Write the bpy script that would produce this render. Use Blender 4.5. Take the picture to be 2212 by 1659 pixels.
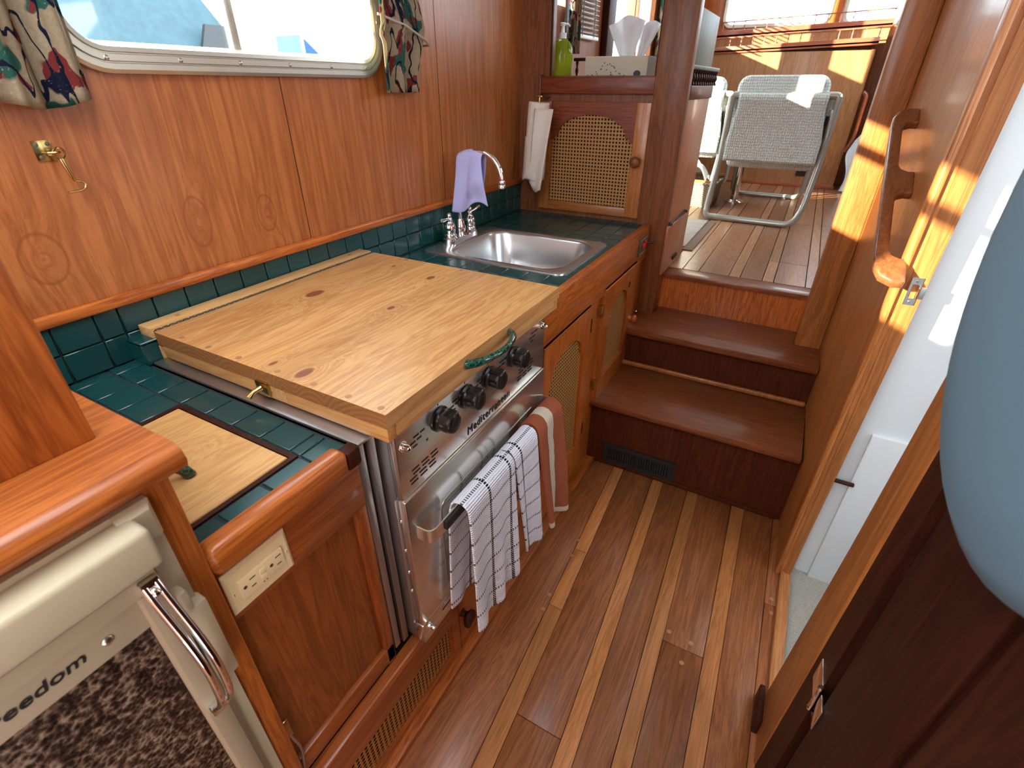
import bpy, bmesh, math, random
from mathutils import Vector, Matrix
random.seed(7)
sc = bpy.context.scene
for o in list(bpy.data.objects): bpy.data.objects.remove(o)
C = sc.collection

# ------------------------------------------------------------------ camera, sky, sun, exposure
YAW, PITCH, ROLL, FPX = math.radians(-28.778), math.radians(-30.978), math.radians(-0.205), 1073.6
fw = Vector((math.sin(YAW)*math.cos(PITCH), math.cos(YAW)*math.cos(PITCH), math.sin(PITCH)))
rt = Vector((math.cos(YAW), -math.sin(YAW), 0)); dn = fw.cross(rt)
r2 = rt*math.cos(ROLL)+dn*math.sin(ROLL); d2 = -rt*math.sin(ROLL)+dn*math.cos(ROLL)
cam = bpy.data.cameras.new('camera'); co = bpy.data.objects.new('camera', cam); C.objects.link(co)
cam.sensor_width = 36; cam.sensor_fit = 'HORIZONTAL'; cam.lens = 36*FPX/2212
cam.clip_start = 0.02; cam.clip_end = 200
M = Matrix((r2, -d2, -fw)).transposed().to_4x4(); M.translation = (0, 0, 1.30); co.matrix_world = M
cam.dof.use_dof = True; cam.dof.focus_distance = 1.15; cam.dof.aperture_fstop = 7.0
sc.camera = co

world = bpy.data.worlds.new('world'); sc.world = world; world.use_nodes = True
wn = world.node_tree.nodes; wl = world.node_tree.links
bg = wn['Background']; bg.inputs[0].default_value = (0.80, 0.91, 1.0, 1); bg.inputs[1].default_value = 4.6

sun = bpy.data.lights.new('sun', 'SUN'); sun.energy = 16; sun.color = (1.0, 0.90, 0.72); sun.angle = math.radians(0.6)
so = bpy.data.objects.new('sun', sun); C.objects.link(so)
so.rotation_euler = Vector((1.0, 1.10, -0.38)).to_track_quat('-Z', 'Y').to_euler()

sc.view_settings.view_transform = 'Standard'; sc.view_settings.look = 'None'
sc.view_settings.gamma = 1; sc.view_settings.use_curve_mapping = False
sc.view_settings.exposure = 1.22

# ------------------------------------------------------------------ object helpers
def tag(o, label=None, cat=None, group=None, kind=None):
    if label: o['label'] = label
    if cat: o['category'] = cat
    if group: o['group'] = group
    if kind: o['kind'] = kind
    return o

def thing(name, loc, label, cat, group=None):
    o = bpy.data.objects.new(name, None); C.objects.link(o); o.location = loc; o.empty_display_size = .05
    return tag(o, label, cat, group)

class MB:
    def __init__(s): s.bm = bmesh.new(); s.uv = None
    def _add(s, verts, M):
        if M is not None:
            for v in verts: v.co = M @ v.co
    def box(s, x0, x1, y0, y1, z0, z1, bev=0, seg=2, M=None):
        r = bmesh.ops.create_cube(s.bm, size=1)
        vs = r['verts']
        sx, sy, sz = x1-x0, y1-y0, z1-z0
        for v in vs:
            v.co = Vector(((v.co.x+.5)*sx+x0, (v.co.y+.5)*sy+y0, (v.co.z+.5)*sz+z0))
        if bev > 0:
            b = min(bev, .49*min(abs(sx), abs(sy), abs(sz)))
            es = list({e for v in vs for e in v.link_edges})
            rr = bmesh.ops.bevel(s.bm, geom=es, offset=b, segments=seg, profile=.5, affect='EDGES')
            vs = list({v for f in rr['faces'] for v in f.verts} | {v for v in vs if v.is_valid})
        s._add(vs, M); return s
    def poly(s, pts, plane, a0, a1, holes=(), M=None):
        def mk(p, a):
            u, v = p
            return {'yz': Vector((a, u, v)), 'xz': Vector((u, a, v)), 'xy': Vector((u, v, a))}[plane]
        allv = []
        loops = [pts]+list(holes)
        if not holes:
            b = [s.bm.verts.new(mk(p, a0)) for p in pts]; t = [s.bm.verts.new(mk(p, a1)) for p in pts]
            s.bm.faces.new(b[::-1]); s.bm.faces.new(t); n = len(pts)
            for i in range(n): s.bm.faces.new((b[i], b[(i+1) % n], t[(i+1) % n], t[i]))
            allv = b+t
        else:
            lb, lt, eb, et = [], [], [], []
            for L in loops:
                b = [s.bm.verts.new(mk(p, a0)) for p in L]; t = [s.bm.verts.new(mk(p, a1)) for p in L]
                n = len(L)
                for i in range(n):
                    eb.append(s.bm.edges.new((b[i], b[(i+1) % n]))); et.append(s.bm.edges.new((t[i], t[(i+1) % n])))
                lb.append(b); lt.append(t)
            bmesh.ops.triangle_fill(s.bm, edges=eb, use_beauty=True)
            bmesh.ops.triangle_fill(s.bm, edges=et, use_beauty=True)
            for b, t in zip(lb, lt):
                n = len(b)
                for i in range(n): s.bm.faces.new((b[i], b[(i+1) % n], t[(i+1) % n], t[i]))
                allv += b+t
        bmesh.ops.recalc_face_normals(s.bm, faces=list({f for v in allv for f in v.link_faces}))
        s._add(allv, M); return s
    def tube(s, path, r, seg=10, closed=False, caps=True, flat=None, ref=None):
        P = [Vector(p) for p in path]; n = len(P); rings = []
        T0 = None; N = None
        for i in range(n):
            a = P[(i-1) % n] if (closed or i > 0) else P[i]; b = P[(i+1) % n] if (closed or i < n-1) else P[i]
            T = (b-a).normalized()
            if N is None:
                N = Vector(ref) if ref else (Vector((0, 0, 1)) if abs(T.z) < .9 else Vector((1, 0, 0)))
            N = (N-T*N.dot(T)).normalized()
            Bn = T.cross(N); rr = r[i] if isinstance(r, (list, tuple)) else r
            f = flat or 1
            rings.append([s.bm.verts.new(P[i]+N*math.cos(k*2*math.pi/seg)*rr+Bn*math.sin(k*2*math.pi/seg)*rr*f) for k in range(seg)])
        m = n if closed else n-1
        for i in range(m):
            A, Bq = rings[i], rings[(i+1) % n]
            for k in range(seg): s.bm.faces.new((A[k], A[(k+1) % seg], Bq[(k+1) % seg], Bq[k]))
        if caps and not closed: s.bm.faces.new(rings[0][::-1]); s.bm.faces.new(rings[-1])
        return s
    def lathe(s, c, prof, seg=20, axis=(0, 0, 1)):
        ax = Vector(axis).normalized(); u = ax.orthogonal().normalized(); w = ax.cross(u); c = Vector(c); rings = []
        for r, h in prof:
            rings.append([s.bm.verts.new(c+ax*h+(u*math.cos(k*2*math.pi/seg)+w*math.sin(k*2*math.pi/seg))*max(r, 1e-5)) for k in range(seg)])
        for A, Bq in zip(rings, rings[1:]):
            for k in range(seg): s.bm.faces.new((A[k], A[(k+1) % seg], Bq[(k+1) % seg], Bq[k]))
        s.bm.faces.new(rings[0][::-1]); s.bm.faces.new(rings[-1]); return s
    def grid(s, nu, nv, fn):
        uvl = s.bm.loops.layers.uv.verify()
        V = [[s.bm.verts.new(Vector(fn(i/nu, j/nv)[:3])) for j in range(nv+1)] for i in range(nu+1)]
        U = [[fn(i/nu, j/nv)[3:] for j in range(nv+1)] for i in range(nu+1)]
        for i in range(nu):
            for j in range(nv):
                f = s.bm.faces.new((V[i][j], V[i+1][j], V[i+1][j+1], V[i][j+1]))
                for l, (a, b) in zip(f.loops, ((i, j), (i+1, j), (i+1, j+1), (i, j+1))):
                    if U[a][b]: l[uvl].uv = U[a][b]
        return s
    def loft(s, rings, closed=True, cap0=False, cap1=False):
        R = [[s.bm.verts.new(Vector(p)) for p in r] for r in rings]; n = len(R[0])
        for A, Bq in zip(R, R[1:]):
            for k in range(n if closed else n-1): s.bm.faces.new((A[k], A[(k+1) % n], Bq[(k+1) % n], Bq[k]))
        if cap0: s.bm.faces.new(R[0][::-1])
        if cap1: s.bm.faces.new(R[-1])
        return s

def obj(name, mb, mat, parent=None, angle=38, kind=None, label=None):
    bm = mb.bm
    bmesh.ops.recalc_face_normals(bm, faces=bm.faces[:]) if not mb.uv else None
    lim = math.radians(angle)
    for f in bm.faces: f.smooth = True
    for e in bm.edges:
        if len(e.link_faces) == 2 and e.calc_face_angle(0) > lim: e.smooth = False
    me = bpy.data.meshes.new(name); bm.to_mesh(me); bm.free(); me.materials.append(mat)
    o = bpy.data.objects.new(name, me); C.objects.link(o)
    if parent is not None:
        o.parent = parent; p = parent; off = Vector((0, 0, 0))
        while p is not None: off += Vector(p.location); p = p.parent
        o.location = -off
    if kind: o['kind'] = kind
    if label: o['label'] = label
    return o

def dupl(o, name, loc, parent=None):
    c = o.copy(); c.name = name; C.objects.link(c); c.location = loc
    if parent is not None: c.parent = parent
    return c

def solo(name, mb, mat, label, cat, group=None, angle=38):
    return tag(obj(name, mb, mat, None, angle), label, cat, group)
def struct(name, mb, mat, angle=38, label=None):
    o = obj(name, mb, mat, None, angle); o['kind'] = 'structure'
    if label: o['label'] = label
    return o
def mods(o, solid=0, sub=0):
    if solid:
        m = o.modifiers.new('thick', 'SOLIDIFY'); m.thickness = solid; m.offset = 0
    if sub:
        m = o.modifiers.new('smooth', 'SUBSURF'); m.levels = sub; m.render_levels = sub
    return o

def rrect(a0, a1, b0, b1, r, n=6):
    out = []
    for ca, cb, s in ((a1-r, b1-r, 0), (a0+r, b1-r, 90), (a0+r, b0+r, 180), (a1-r, b0+r, 270)):
        for k in range(n+1):
            t = math.radians(s+90*k/n); out.append((ca+r*math.cos(t), cb+r*math.sin(t)))
    return out
def arc(c, r, a0, a1, n, plane='xz', k=0):
    o = []
    for i in range(n+1):
        t = math.radians(a0+(a1-a0)*i/n); u, v = c[0]+r*math.cos(t), c[1]+r*math.sin(t)
        o.append({'xz': (u, k, v), 'yz': (k, u, v), 'xy': (u, v, k)}[plane])
    return o
def fillet(path, r, n=5):
    P = [Vector(p) for p in path]; out = [P[0]]
    for a, b, c in zip(P, P[1:], P[2:]):
        d1, d2 = (a-b), (c-b); q = min(r, d1.length*.49, d2.length*.49)
        p0, p1 = b+d1.normalized()*q, b+d2.normalized()*q
        for i in range(n+1):
            t = i/n; out.append(p0*(1-t)**2+b*2*t*(1-t)+p1*t*t)
    out.append(P[-1]); return out
# ------------------------------------------------------------------ materials
class N:
    def __init__(s, name):
        s.m = bpy.data.materials.new(name); s.m.use_nodes = True
        s.t = s.m.node_tree; s.n = s.t.nodes; s.b = s.n['Principled BSDF']; s.out = s.n['Material Output']
    def new(s, typ, **kw):
        x = s.n.new(typ)
        for k, v in kw.items(): setattr(x, k, v)
        return x
    def lk(s, a, b): s.t.links.new(a, b)
    def val(s, x, sock):
        if isinstance(x, (int, float)): sock.default_value = x
        elif isinstance(x, (tuple, list)): sock.default_value = (*x, 1) if len(x) == 3 and sock.type == 'RGBA' else x
        else: s.lk(x, sock)
    def math(s, op, a, b=0.0, c=None, clamp=False):
        x = s.new('ShaderNodeMath', operation=op, use_clamp=clamp)
        s.val(a, x.inputs[0]); s.val(b, x.inputs[1])
        if c is not None: s.val(c, x.inputs[2])
        return x.outputs[0]
    def mix(s, f, a, b, blend='MIX'):
        x = s.new('ShaderNodeMix', data_type='RGBA', blend_type=blend)
        s.val(f, x.inputs[0]); s.val(a, x.inputs[6]); s.val(b, x.inputs[7]); return x.outputs[2]
    def ramp(s, f, stops, interp='LINEAR'):
        x = s.new('ShaderNodeValToRGB'); x.color_ramp.interpolation = interp; e = x.color_ramp.elements
        while len(e) < len(stops): e.new(.5)
        for el, (p, c) in zip(e, stops): el.position = p; el.color = (*c, 1) if len(c) == 3 else c
        s.val(f, x.inputs[0]); return x.outputs[0]
    def mr(s, f, a0, a1, b0=0., b1=1.):
        x = s.new('ShaderNodeMapRange'); s.val(f, x.inputs[0])
        for i, v in enumerate((a0, a1, b0, b1)): x.inputs[i+1].default_value = v
        return x.outputs[0]
    def coord(s, which='Object'): return s.new('ShaderNodeTexCoord').outputs[which]
    def mapv(s, v, scale=(1, 1, 1), loc=(0, 0, 0), rot=(0, 0, 0)):
        x = s.new('ShaderNodeMapping'); s.lk(v, x.inputs[0]); x.inputs[1].default_value = loc
        x.inputs[2].default_value = rot; x.inputs[3].default_value = scale; return x.outputs[0]
    def noise(s, v, scale, detail=3, rough=.55, dist=0):
        x = s.new('ShaderNodeTexNoise'); s.lk(v, x.inputs['Vector']); x.inputs['Scale'].default_value = scale
        x.inputs['Detail'].default_value = detail; x.inputs['Roughness'].default_value = rough
        x.inputs['Distortion'].default_value = dist; return x.outputs[0]
    def vor(s, v, scale, feat='F1', rnd=1):
        x = s.new('ShaderNodeTexVoronoi', feature=feat); s.lk(v, x.inputs['Vector']); x.inputs['Scale'].default_value = scale
        x.inputs['Randomness'].default_value = rnd; return x.outputs[0]
    def rnd(s): return s.new('ShaderNodeObjectInfo').outputs['Random']
    def sep(s, v):
        x = s.new('ShaderNodeSeparateXYZ'); s.lk(v, x.inputs[0]); return x.outputs
    def comb(s, a, b, c):
        x = s.new('ShaderNodeCombineXYZ')
        for i, q in enumerate((a, b, c)): s.val(q, x.inputs[i])
        return x.outputs[0]
    def vadd(s, a, b):
        x = s.new('ShaderNodeVectorMath', operation='ADD'); s.lk(a, x.inputs[0]); s.val(b, x.inputs[1]); return x.outputs[0]
    def bump(s, h, strength=.2, dist=.01):
        x = s.new('ShaderNodeBump'); x.inputs['Strength'].default_value = strength; x.inputs['Distance'].default_value = dist
        s.lk(h, x.inputs['Height']); s.lk(x.outputs[0], s.b.inputs['Normal'])
    def set(s, col=None, rough=None, metal=None, coat=None, spec=None, **kw):
        if col is not None: s.val(col, s.b.inputs['Base Color'])
        if rough is not None: s.val(rough, s.b.inputs['Roughness'])
        if metal is not None: s.b.inputs['Metallic'].default_value = metal
        if coat is not None:
            s.b.inputs['Coat Weight'].default_value = coat; s.b.inputs['Coat Roughness'].default_value = kw.get('coatr', .15)
        if spec is not None: s.b.inputs['Specular IOR Level'].default_value = spec
        return s.m

def plain(name, col, rough=.5, metal=0, coat=None, spec=None, var=0.0):
    n = N(name)
    if var:
        f = n.noise(n.coord(), 14, 4)
        col2 = tuple(c*(1-var) for c in col)
        return n.set(n.mix(f, col2, col), rough, metal, coat, spec)
    return n.set(col, rough, metal, coat, spec)

def wood(name, lite, dark, axis='z', rough=.34, fine=1.0, band=1.0, coat=.25, coatr=.12, vari=.16, pore=.35, knots=(), kplane='yz', kcol=None, endy=None, ringk=0.02, big=1.0, ksoft=False, spec=.4):
    """grain runs along axis; knots: (u, v, ru, rv) ellipses in kplane"""
    n = N(name); co_ = n.coord(); rv = n.rnd()
    off = n.comb(n.math('MULTIPLY', rv, 3.1), n.math('MULTIPLY', rv, 5.7), n.math('MULTIPLY', rv, 2.3))
    p = n.vadd(co_, off)
    st = {'x': (1, 14, 14), 'y': (14, 1, 14), 'z': (14, 14, 1)}[axis]
    if knots:
        sx = n.sep(co_); a, b = {'yz': (1, 2), 'xy': (0, 1), 'xz': (0, 2)}[kplane]
        dmin = None
        for (u, v, ru, rvv) in knots:
            du = n.math('DIVIDE', n.math('SUBTRACT', sx[a], u), ru); dv = n.math('DIVIDE', n.math('SUBTRACT', sx[b], v), rvv)
            d = n.math('SQRT', n.math('ADD', n.math('MULTIPLY', du, du), n.math('MULTIPLY', dv, dv)))
            dmin = d if dmin is None else n.math('MINIMUM', dmin, d)
        push = n.math('DIVIDE', ringk*6, n.math('ADD', dmin, .6))
        q = n.comb(push, push, push); p = n.vadd(p, q)
    ps = n.mapv(p, st)
    f1 = n.noise(ps, 1.6*big, 4, .6, .6)                      # broad figure
    f2 = n.noise(n.mapv(p, tuple(9*c if c > 1 else 1.3 for c in st)), 1.3*fine, 3, .65)   # fibres
    rings = n.math('FRACT', n.math('MULTIPLY', f1, 9*band))
    rings = n.mr(n.math('ABSOLUTE', n.math('SUBTRACT', rings, .5)), 0, .5)
    f = n.math('ADD', n.math('MULTIPLY', rings, .38), n.math('MULTIPLY', f2, .62))
    f = n.math('ADD', f, n.math('MULTIPLY', n.math('SUBTRACT', f1, .5), .5), clamp=True)
    col = n.ramp(f, [(.18, dark), (.72, lite)])
    pv = n.noise(n.mapv(p, tuple(26*c if c > 1 else 4 for c in st)), 1.1, 2, .5)
    col = n.mix(n.math('MULTIPLY', n.mr(pv, .60, .72), pore), col, tuple(c*.35 for c in dark), 'MIX')
    g = n.mr(rv, 0, 1, 1-vari, 1+vari)
    hs = n.new('ShaderNodeHueSaturation'); n.lk(g, hs.inputs['Value']); n.lk(col, hs.inputs['Color']); col = hs.outputs[0]
    if knots:
        kc = kcol or tuple(c*.35 for c in dark)
        kk = n.mr(dmin, 1.0, .75, 0, .3 if ksoft else 1)
        rg = n.math('FRACT', n.math('MULTIPLY', dmin, 2.2)); rg = n.math('MULTIPLY', n.mr(n.math('ABSOLUTE', n.math('SUBTRACT', rg, .5)), .38, .5), n.mr(dmin, 2.4 if ksoft else 3.4, 1.0, 0, .35 if ksoft else .5))
        if ksoft:
            rg = n.math('MAXIMUM', n.math('MULTIPLY', rg, .5), n.mr(n.math('ABSOLUTE', n.math('SUBTRACT', dmin, 1.0)), .10, .03, 0, .55))
        col = n.mix(rg, col, tuple(c*.75 for c in dark)); col = n.mix(n.math('MULTIPLY', kk, .85), col, kc)
    if endy:
        ny = n.math('ABSOLUTE', n.sep(n.new('ShaderNodeNewGeometry').outputs['Normal'])[1])
        s3 = n.sep(p); ex = n.math('SUBTRACT', n.math('FRACT', n.math('MULTIPLY', s3[0], 7.5)), .5); ez = n.math('ADD', n.math('MULTIPLY', s3[2], 7.5), .4)
        rad = n.math('SQRT', n.math('ADD', n.math('MULTIPLY', ex, ex), n.math('POWER', n.math('FRACT', ez), 2.0)))
        er = n.mr(n.math('SINE', n.math('MULTIPLY', rad, 95)), -1, 1)
        col = n.mix(n.math('GREATER_THAN', ny, .8), col, n.mix(er, endy, tuple(c*1.45 for c in endy)))
    rr = n.mr(f2, 0, 1, rough-.06, rough+.1)
    n.set(col, rr, coat=coat, coatr=coatr, spec=spec); n.bump(f2, .10, .002)
    return n.m

TEAK_L, TEAK_D = (.50, .135, .022), (.22, .045, .007)
M_wall = wood('teak_veneer', (.50, .165, .045), (.29, .078, .018), 'z', .36, 1.0, .55, .28, .2, .05, .3,
              knots=((.345, 1.045, .032, .042), (.62, 1.052, .026, .05), (.785, 1.04, .024, .04)), kplane='yz', kcol=(.40, .125, .04), ringk=.004, ksoft=True)
M_tz = wood('teak_upright', TEAK_L, TEAK_D, 'z'); M_ty = wood('teak_fore_aft', TEAK_L, TEAK_D, 'y'); M_tx = wood('teak_athwart', TEAK_L, TEAK_D, 'x')
M_cabz = wood('shaded_panel_teak', (.34, .085, .016), (.15, .032, .006), 'z'); M_caby = wood('shaded_rail_teak', (.38, .10, .02), (.18, .04, .008), 'y')  # darker teak copies that put the low cabinet's shade into the colour
M_bz = wood('bulkhead_teak_upright', (.25, .082, .028), (.125, .036, .012), 'z', .42, coat=.08, spec=.3); M_bx = wood('bulkhead_teak_athwart', (.21, .046, .018), (.10, .021, .008), 'x', .42, coat=.1, spec=.3)
M_cany = wood('cane_frame_light', (.45, .155, .036), (.25, .074, .015), 'z')
M_canx = wood('cane_frame_light_x', (.45, .155, .036), (.25, .074, .015), 'x')
M_rz = wood('right_teak_upright', (.45, .155, .036), (.25, .074, .015), 'z', .42, coat=.2)
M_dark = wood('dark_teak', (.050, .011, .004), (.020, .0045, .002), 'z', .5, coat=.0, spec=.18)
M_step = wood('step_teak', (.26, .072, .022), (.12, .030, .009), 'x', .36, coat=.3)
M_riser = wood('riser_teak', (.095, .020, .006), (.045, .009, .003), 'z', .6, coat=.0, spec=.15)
M_flA = wood('floor_teak_wide', (.33, .108, .033), (.155, .046, .013), 'y', .42, coat=.35, coatr=.25, vari=.15)
M_flB = wood('floor_teak_narrow', (.52, .20, .058), (.30, .105, .028), 'y', .42, coat=.35, coatr=.25, vari=.12)
M_sfA = wood('saloon_floor_wide', (.33, .15, .075), (.17, .07, .034), 'y', .36, coat=.4, coatr=.2)
M_sfB = wood('saloon_floor_narrow', (.44, .22, .11), (.26, .12, .055), 'y', .36, coat=.4, coatr=.2)
PN = ((-.918, .731, .016, .027), (-.709, .75, .007, .012), (-.753, .949, .010, .016), (-.72, .459, .005, .010), (-.647, .462, .012, .02), (-.894, .976, .006, .010))
PL, PD = (.64, .35, .13), (.44, .175, .048)
M_pine = wood('pine_stave', PL, PD, 'y', .36, 1., .9, .15, .3, .07, .10, knots=PN, kplane='xy', kcol=(.17, .04, .014), ringk=.02, endy=(.24, .10, .03))
M_pinex = wood('pine_frame_x', (.62, .33, .11), (.47, .21, .06), 'x', .4, vari=.05, pore=.1)
M_piney = wood('pine_frame_y', (.66, .38, .15), (.52, .26, .085), 'y', .4, vari=.05, pore=.1)
M_lid = wood('pine_lid', (.64, .36, .13), (.50, .235, .07), 'y', .42, 1, 1, .1, .3, .05, .1, knots=((-.70, .25, .012, .02),), kplane='xy', kcol=(.38, .17, .05))
M_plug = plain('wood_plug', (.36, .17, .07), .5)
M_grey = wood('grey_green_wood', (.20, .21, .17), (.11, .12, .10), 'z', .5, coat=0, pore=.2)  # grey-green wood; on the baluster rail it carries a whitish sheen as colour

def tile_mat():
    n = N('green_tile'); r = n.rnd(); c = n.coord()
    base = n.mix(r, (.006, .044, .045), (.010, .060, .060))
    f = n.noise(c, 60, 3); base = n.mix(n.math('MULTIPLY', f, .15), base, (.014, .085, .080))
    n.set(base, .2, spec=.5); return n.m
M_tile = tile_mat()
M_grout = plain('grout', (.018, .024, .022), .9)
M_black = plain('black_plastic', (.006, .007, .008), .28)
M_dk = plain('dark_void', (.004, .0035, .003), .9)  # near-black that stands for shade in gaps, slots and closed interiors
M_rubber = plain('black_rubber', (.012, .012, .013), .45)
def steel(name, col=(.62, .60, .56), rough=.28, aniso='y'):
    n = N(name); c = n.mapv(n.coord(), {'y': (60, 1.2, 60), 'x': (1.2, 60, 60), 'z': (60, 60, 1.2)}[aniso])
    f = n.noise(c, 4, 2); n.set(n.mix(f, tuple(x*.9 for x in col), col), n.mr(f, .2, .8, rough-.04, rough+.05), .94); return n.m
M_steel = steel('brushed_steel', (.84, .81, .74), .22); M_steelz = steel('brushed_steel_z', (.50, .49, .48), .34, 'z'); M_sink = plain('sink_steel', (.58, .58, .58), .27, .9)
M_chrome = plain('chrome', (.86, .86, .87), .06, 1); M_brass = plain('brass', (.62, .45, .17), .22, 1, var=.3)
M_alu = plain('anodised_aluminium', (.62, .58, .49), .36, .75, var=.08); M_aludk = plain('aluminium_groove', (.16, .145, .115), .5, .5)
M_screw = plain('steel_screw', (.55, .52, .48), .3, 1)
M_ivory = plain('ivory_plastic', (.86, .66, .36), .32); M_ivorydk = plain('outlet_slot', (.10, .05, .02), .6)
M_cream = plain('cream_enamel', (.52, .42, .28), .42, var=.06); M_creamd = plain('cream_enamel_frame', (.47, .37, .245), .4, var=.06)
M_white = plain('white_paint', (.74, .76, .77), .45, var=.05)
def granite():
    n = N('granite_laminate'); c = n.coord(); f = n.noise(c, 75, 6, .75, .5); v = n.vor(n.vadd(c, n.comb(0, n.math('MULTIPLY', f, .01), 0)), 190)
    g = n.math('ADD', n.math('MULTIPLY', f, .8), n.math('MULTIPLY', v, .35))
    return n.set(n.ramp(g, [(.43, (.005, .0035, .003)), (.53, (.028, .016, .011)), (.61, (.085, .048, .031)), (.69, (.19, .125, .083)), (.81, (.34, .25, .18))]), .3)
M_granite = granite()
def marble():
    n = N('green_marbled_plastic'); c = n.coord(); f = n.noise(c, 120, 4, .6, 1.2)
    return n.set(n.ramp(f, [(.40, (.0015, .006, .005)), (.52, (.003, .055, .036)), (.66, (.02, .14, .10))]), .08, coat=.6, coatr=.03)
M_marble = marble()
def cane():
    n = N('cane_webbing'); f = n.noise(n.coord(), 220, 2)
    return n.set(n.mix(f, (.30, .125, .030), (.54, .26, .075)), .55)
M_cane = cane()
def check_towel():
    n = N('checked_waffle_cotton'); u = n.sep(n.coord('UV'))
    def line(x, per, w): return n.math('LESS_THAN', n.math('FRACT', n.math('DIVIDE', x, per)), w)
    wv = n.math('GREATER_THAN', n.math('SINE', n.math('MULTIPLY', u[1], 1050)), -.55)
    wh = n.math('GREATER_THAN', n.math('SINE', n.math('MULTIPLY', u[0], 1050)), -.1)
    a = n.math('MULTIPLY', line(u[0], .083, .085), wv); b = n.math('MULTIPLY', line(u[1], .052, .12), wh)
    m = n.math('MAXIMUM', a, n.math('MULTIPLY', b, .86))
    waf = n.math('MULTIPLY', n.math('SINE', n.math('MULTIPLY', u[1], 1150)), n.math('ADD', n.math('SINE', n.math('MULTIPLY', u[0], 900)), 1.6))
    base = n.mix(n.mr(waf, -1.5, 1.5), (.68, .71, .86), (.92, .93, .97))
    n.set(n.mix(m, base, (.012, .012, .014)), .95, spec=.1); n.bump(waf, .5, .0016); return n.m
M_check = check_towel()
def terry():
    n = N('terry_cotton'); u = n.sep(n.coord('UV')); c = n.coord(); f = n.noise(c, 700, 2)
    w = n.math('ADD', u[0], n.math('MULTIPLY', n.noise(c, 30, 2), .012))
    st = n.math('LESS_THAN', n.math('ABSOLUTE', n.math('SUBTRACT', n.math('FRACT', n.math('ADD', n.math('DIVIDE', w, .105), .55)), .5)), .17)
    hem = n.math('LESS_THAN', u[1], .022); st = n.math('MAXIMUM', st, hem)
    col = n.mix(st, n.mix(f, (.28, .072, .036), (.50, .155, .085)), n.mix(f, (.60, .50, .38), (.84, .75, .62)))
    n.set(col, 1, spec=.05); n.bump(f, .9, .004); return n.m
M_terry = terry()
def lav():
    n = N('lavender_microfibre'); c = n.coord(); f = n.noise(c, 16, 4, .6); g = n.noise(c, 500, 2)
    sp = n.sep(c)
    def spot(y, z, r): 
        a = n.math('SUBTRACT', sp[0], y); b = n.math('SUBTRACT', sp[2], z)
        return n.math('SQRT', n.math('ADD', n.math('MULTIPLY', a, a), n.math('MULTIPLY', b, b)))
    d = n.math('ADD', spot(-.935, 1.005, 0), n.math('MULTIPLY', n.math('SUBTRACT', f, .5), .07))
    d2_ = n.math('ADD', spot(-.962, .985, 0), n.math('MULTIPLY', n.math('SUBTRACT', f, .5), .05))
    col = n.mix(g, (.40, .39, .68), (.52, .50, .78)); col = n.mix(n.mr(d, .04, .012, 0, .6), col, (.26, .25, .36)); col = n.mix(n.mr(d2_, .022, .008, 0, .7), col, (.22, .22, .52))
    n.set(col, .95, spec=.1); n.bump(g, .4, .002); return n.m
M_lav = lav()
def curtain_mat():
    n = N('patterned_curtain_cotton'); c = n.coord('UV'); w = n.noise(c, 9, 3, .5)
    c2 = n.vadd(c, n.comb(n.math('MULTIPLY', w, .10), n.math('MULTIPLY', w, -.08), 0))
    a = n.noise(n.mapv(c2, (1, .6, 1)), 16, 1, .4); b = n.noise(n.mapv(c2, (.7, 1, 1), (3, 1, 0)), 12, 1, .4); e = n.noise(n.mapv(c2, (1, 1, 1), (7, 4, 0)), 20, 1, .4)
    t = n.noise(c, 150, 3, .7)
    col = n.mix(t, (.30, .22, .13), (.55, .44, .29))
    col = n.mix(n.mr(b, .555, .57), col, (.03, .115, .085)); col = n.mix(n.mr(e, .59, .605), col, (.22, .03, .028))
    band = n.math('ABSOLUTE', n.math('SUBTRACT', a, .52)); col = n.mix(n.mr(band, .024, .018), col, (.006, .010, .028))
    col = n.mix(n.mr(t, .62, .7, 0, .6), col, (.62, .52, .38))
    n.set(col, .8, spec=.2)
    tr = n.new('ShaderNodeBsdfTranslucent'); n.lk(col, tr.inputs[0]); mx = n.new('ShaderNodeMixShader'); mx.inputs[0].default_value = .45
    n.lk(n.b.outputs[0], mx.inputs[1]); n.lk(tr.outputs[0], mx.inputs[2]); n.lk(mx.outputs[0], n.out.inputs[0]); return n.m
M_curt = curtain_mat()
def glass():
    n = N('window_glass'); tr = n.new('ShaderNodeBsdfTransparent'); gl = n.new('ShaderNodeBsdfGlossy'); gl.inputs['Roughness'].default_value = .03
    tr.inputs[0].default_value = (.93, .97, .98, 1); mx = n.new('ShaderNodeMixShader'); mx.inputs[0].default_value = .05
    n.lk(tr.outputs[0], mx.inputs[1]); n.lk(gl.outputs[0], mx.inputs[2]); n.lk(mx.outputs[0], n.out.inputs[0]); return n.m
M_glass = glass()
def paper(name, a, b, sc_=90):
    n = N(name); f = n.noise(n.coord(), sc_, 3); n.set(n.mix(f, a, b), .95, spec=.1); n.bump(n.vor(n.coord(), 160), .35, .002); return n.m
M_carpet = paper('grey_carpet', (.22, .20, .17), (.52, .48, .42), 260)
M_paper = paper('paper_towel', (.70, .62, .52), (.82, .76, .68)); M_tissue = paper('tissue', (.72, .76, .80), (.80, .83, .86), 30)
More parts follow.
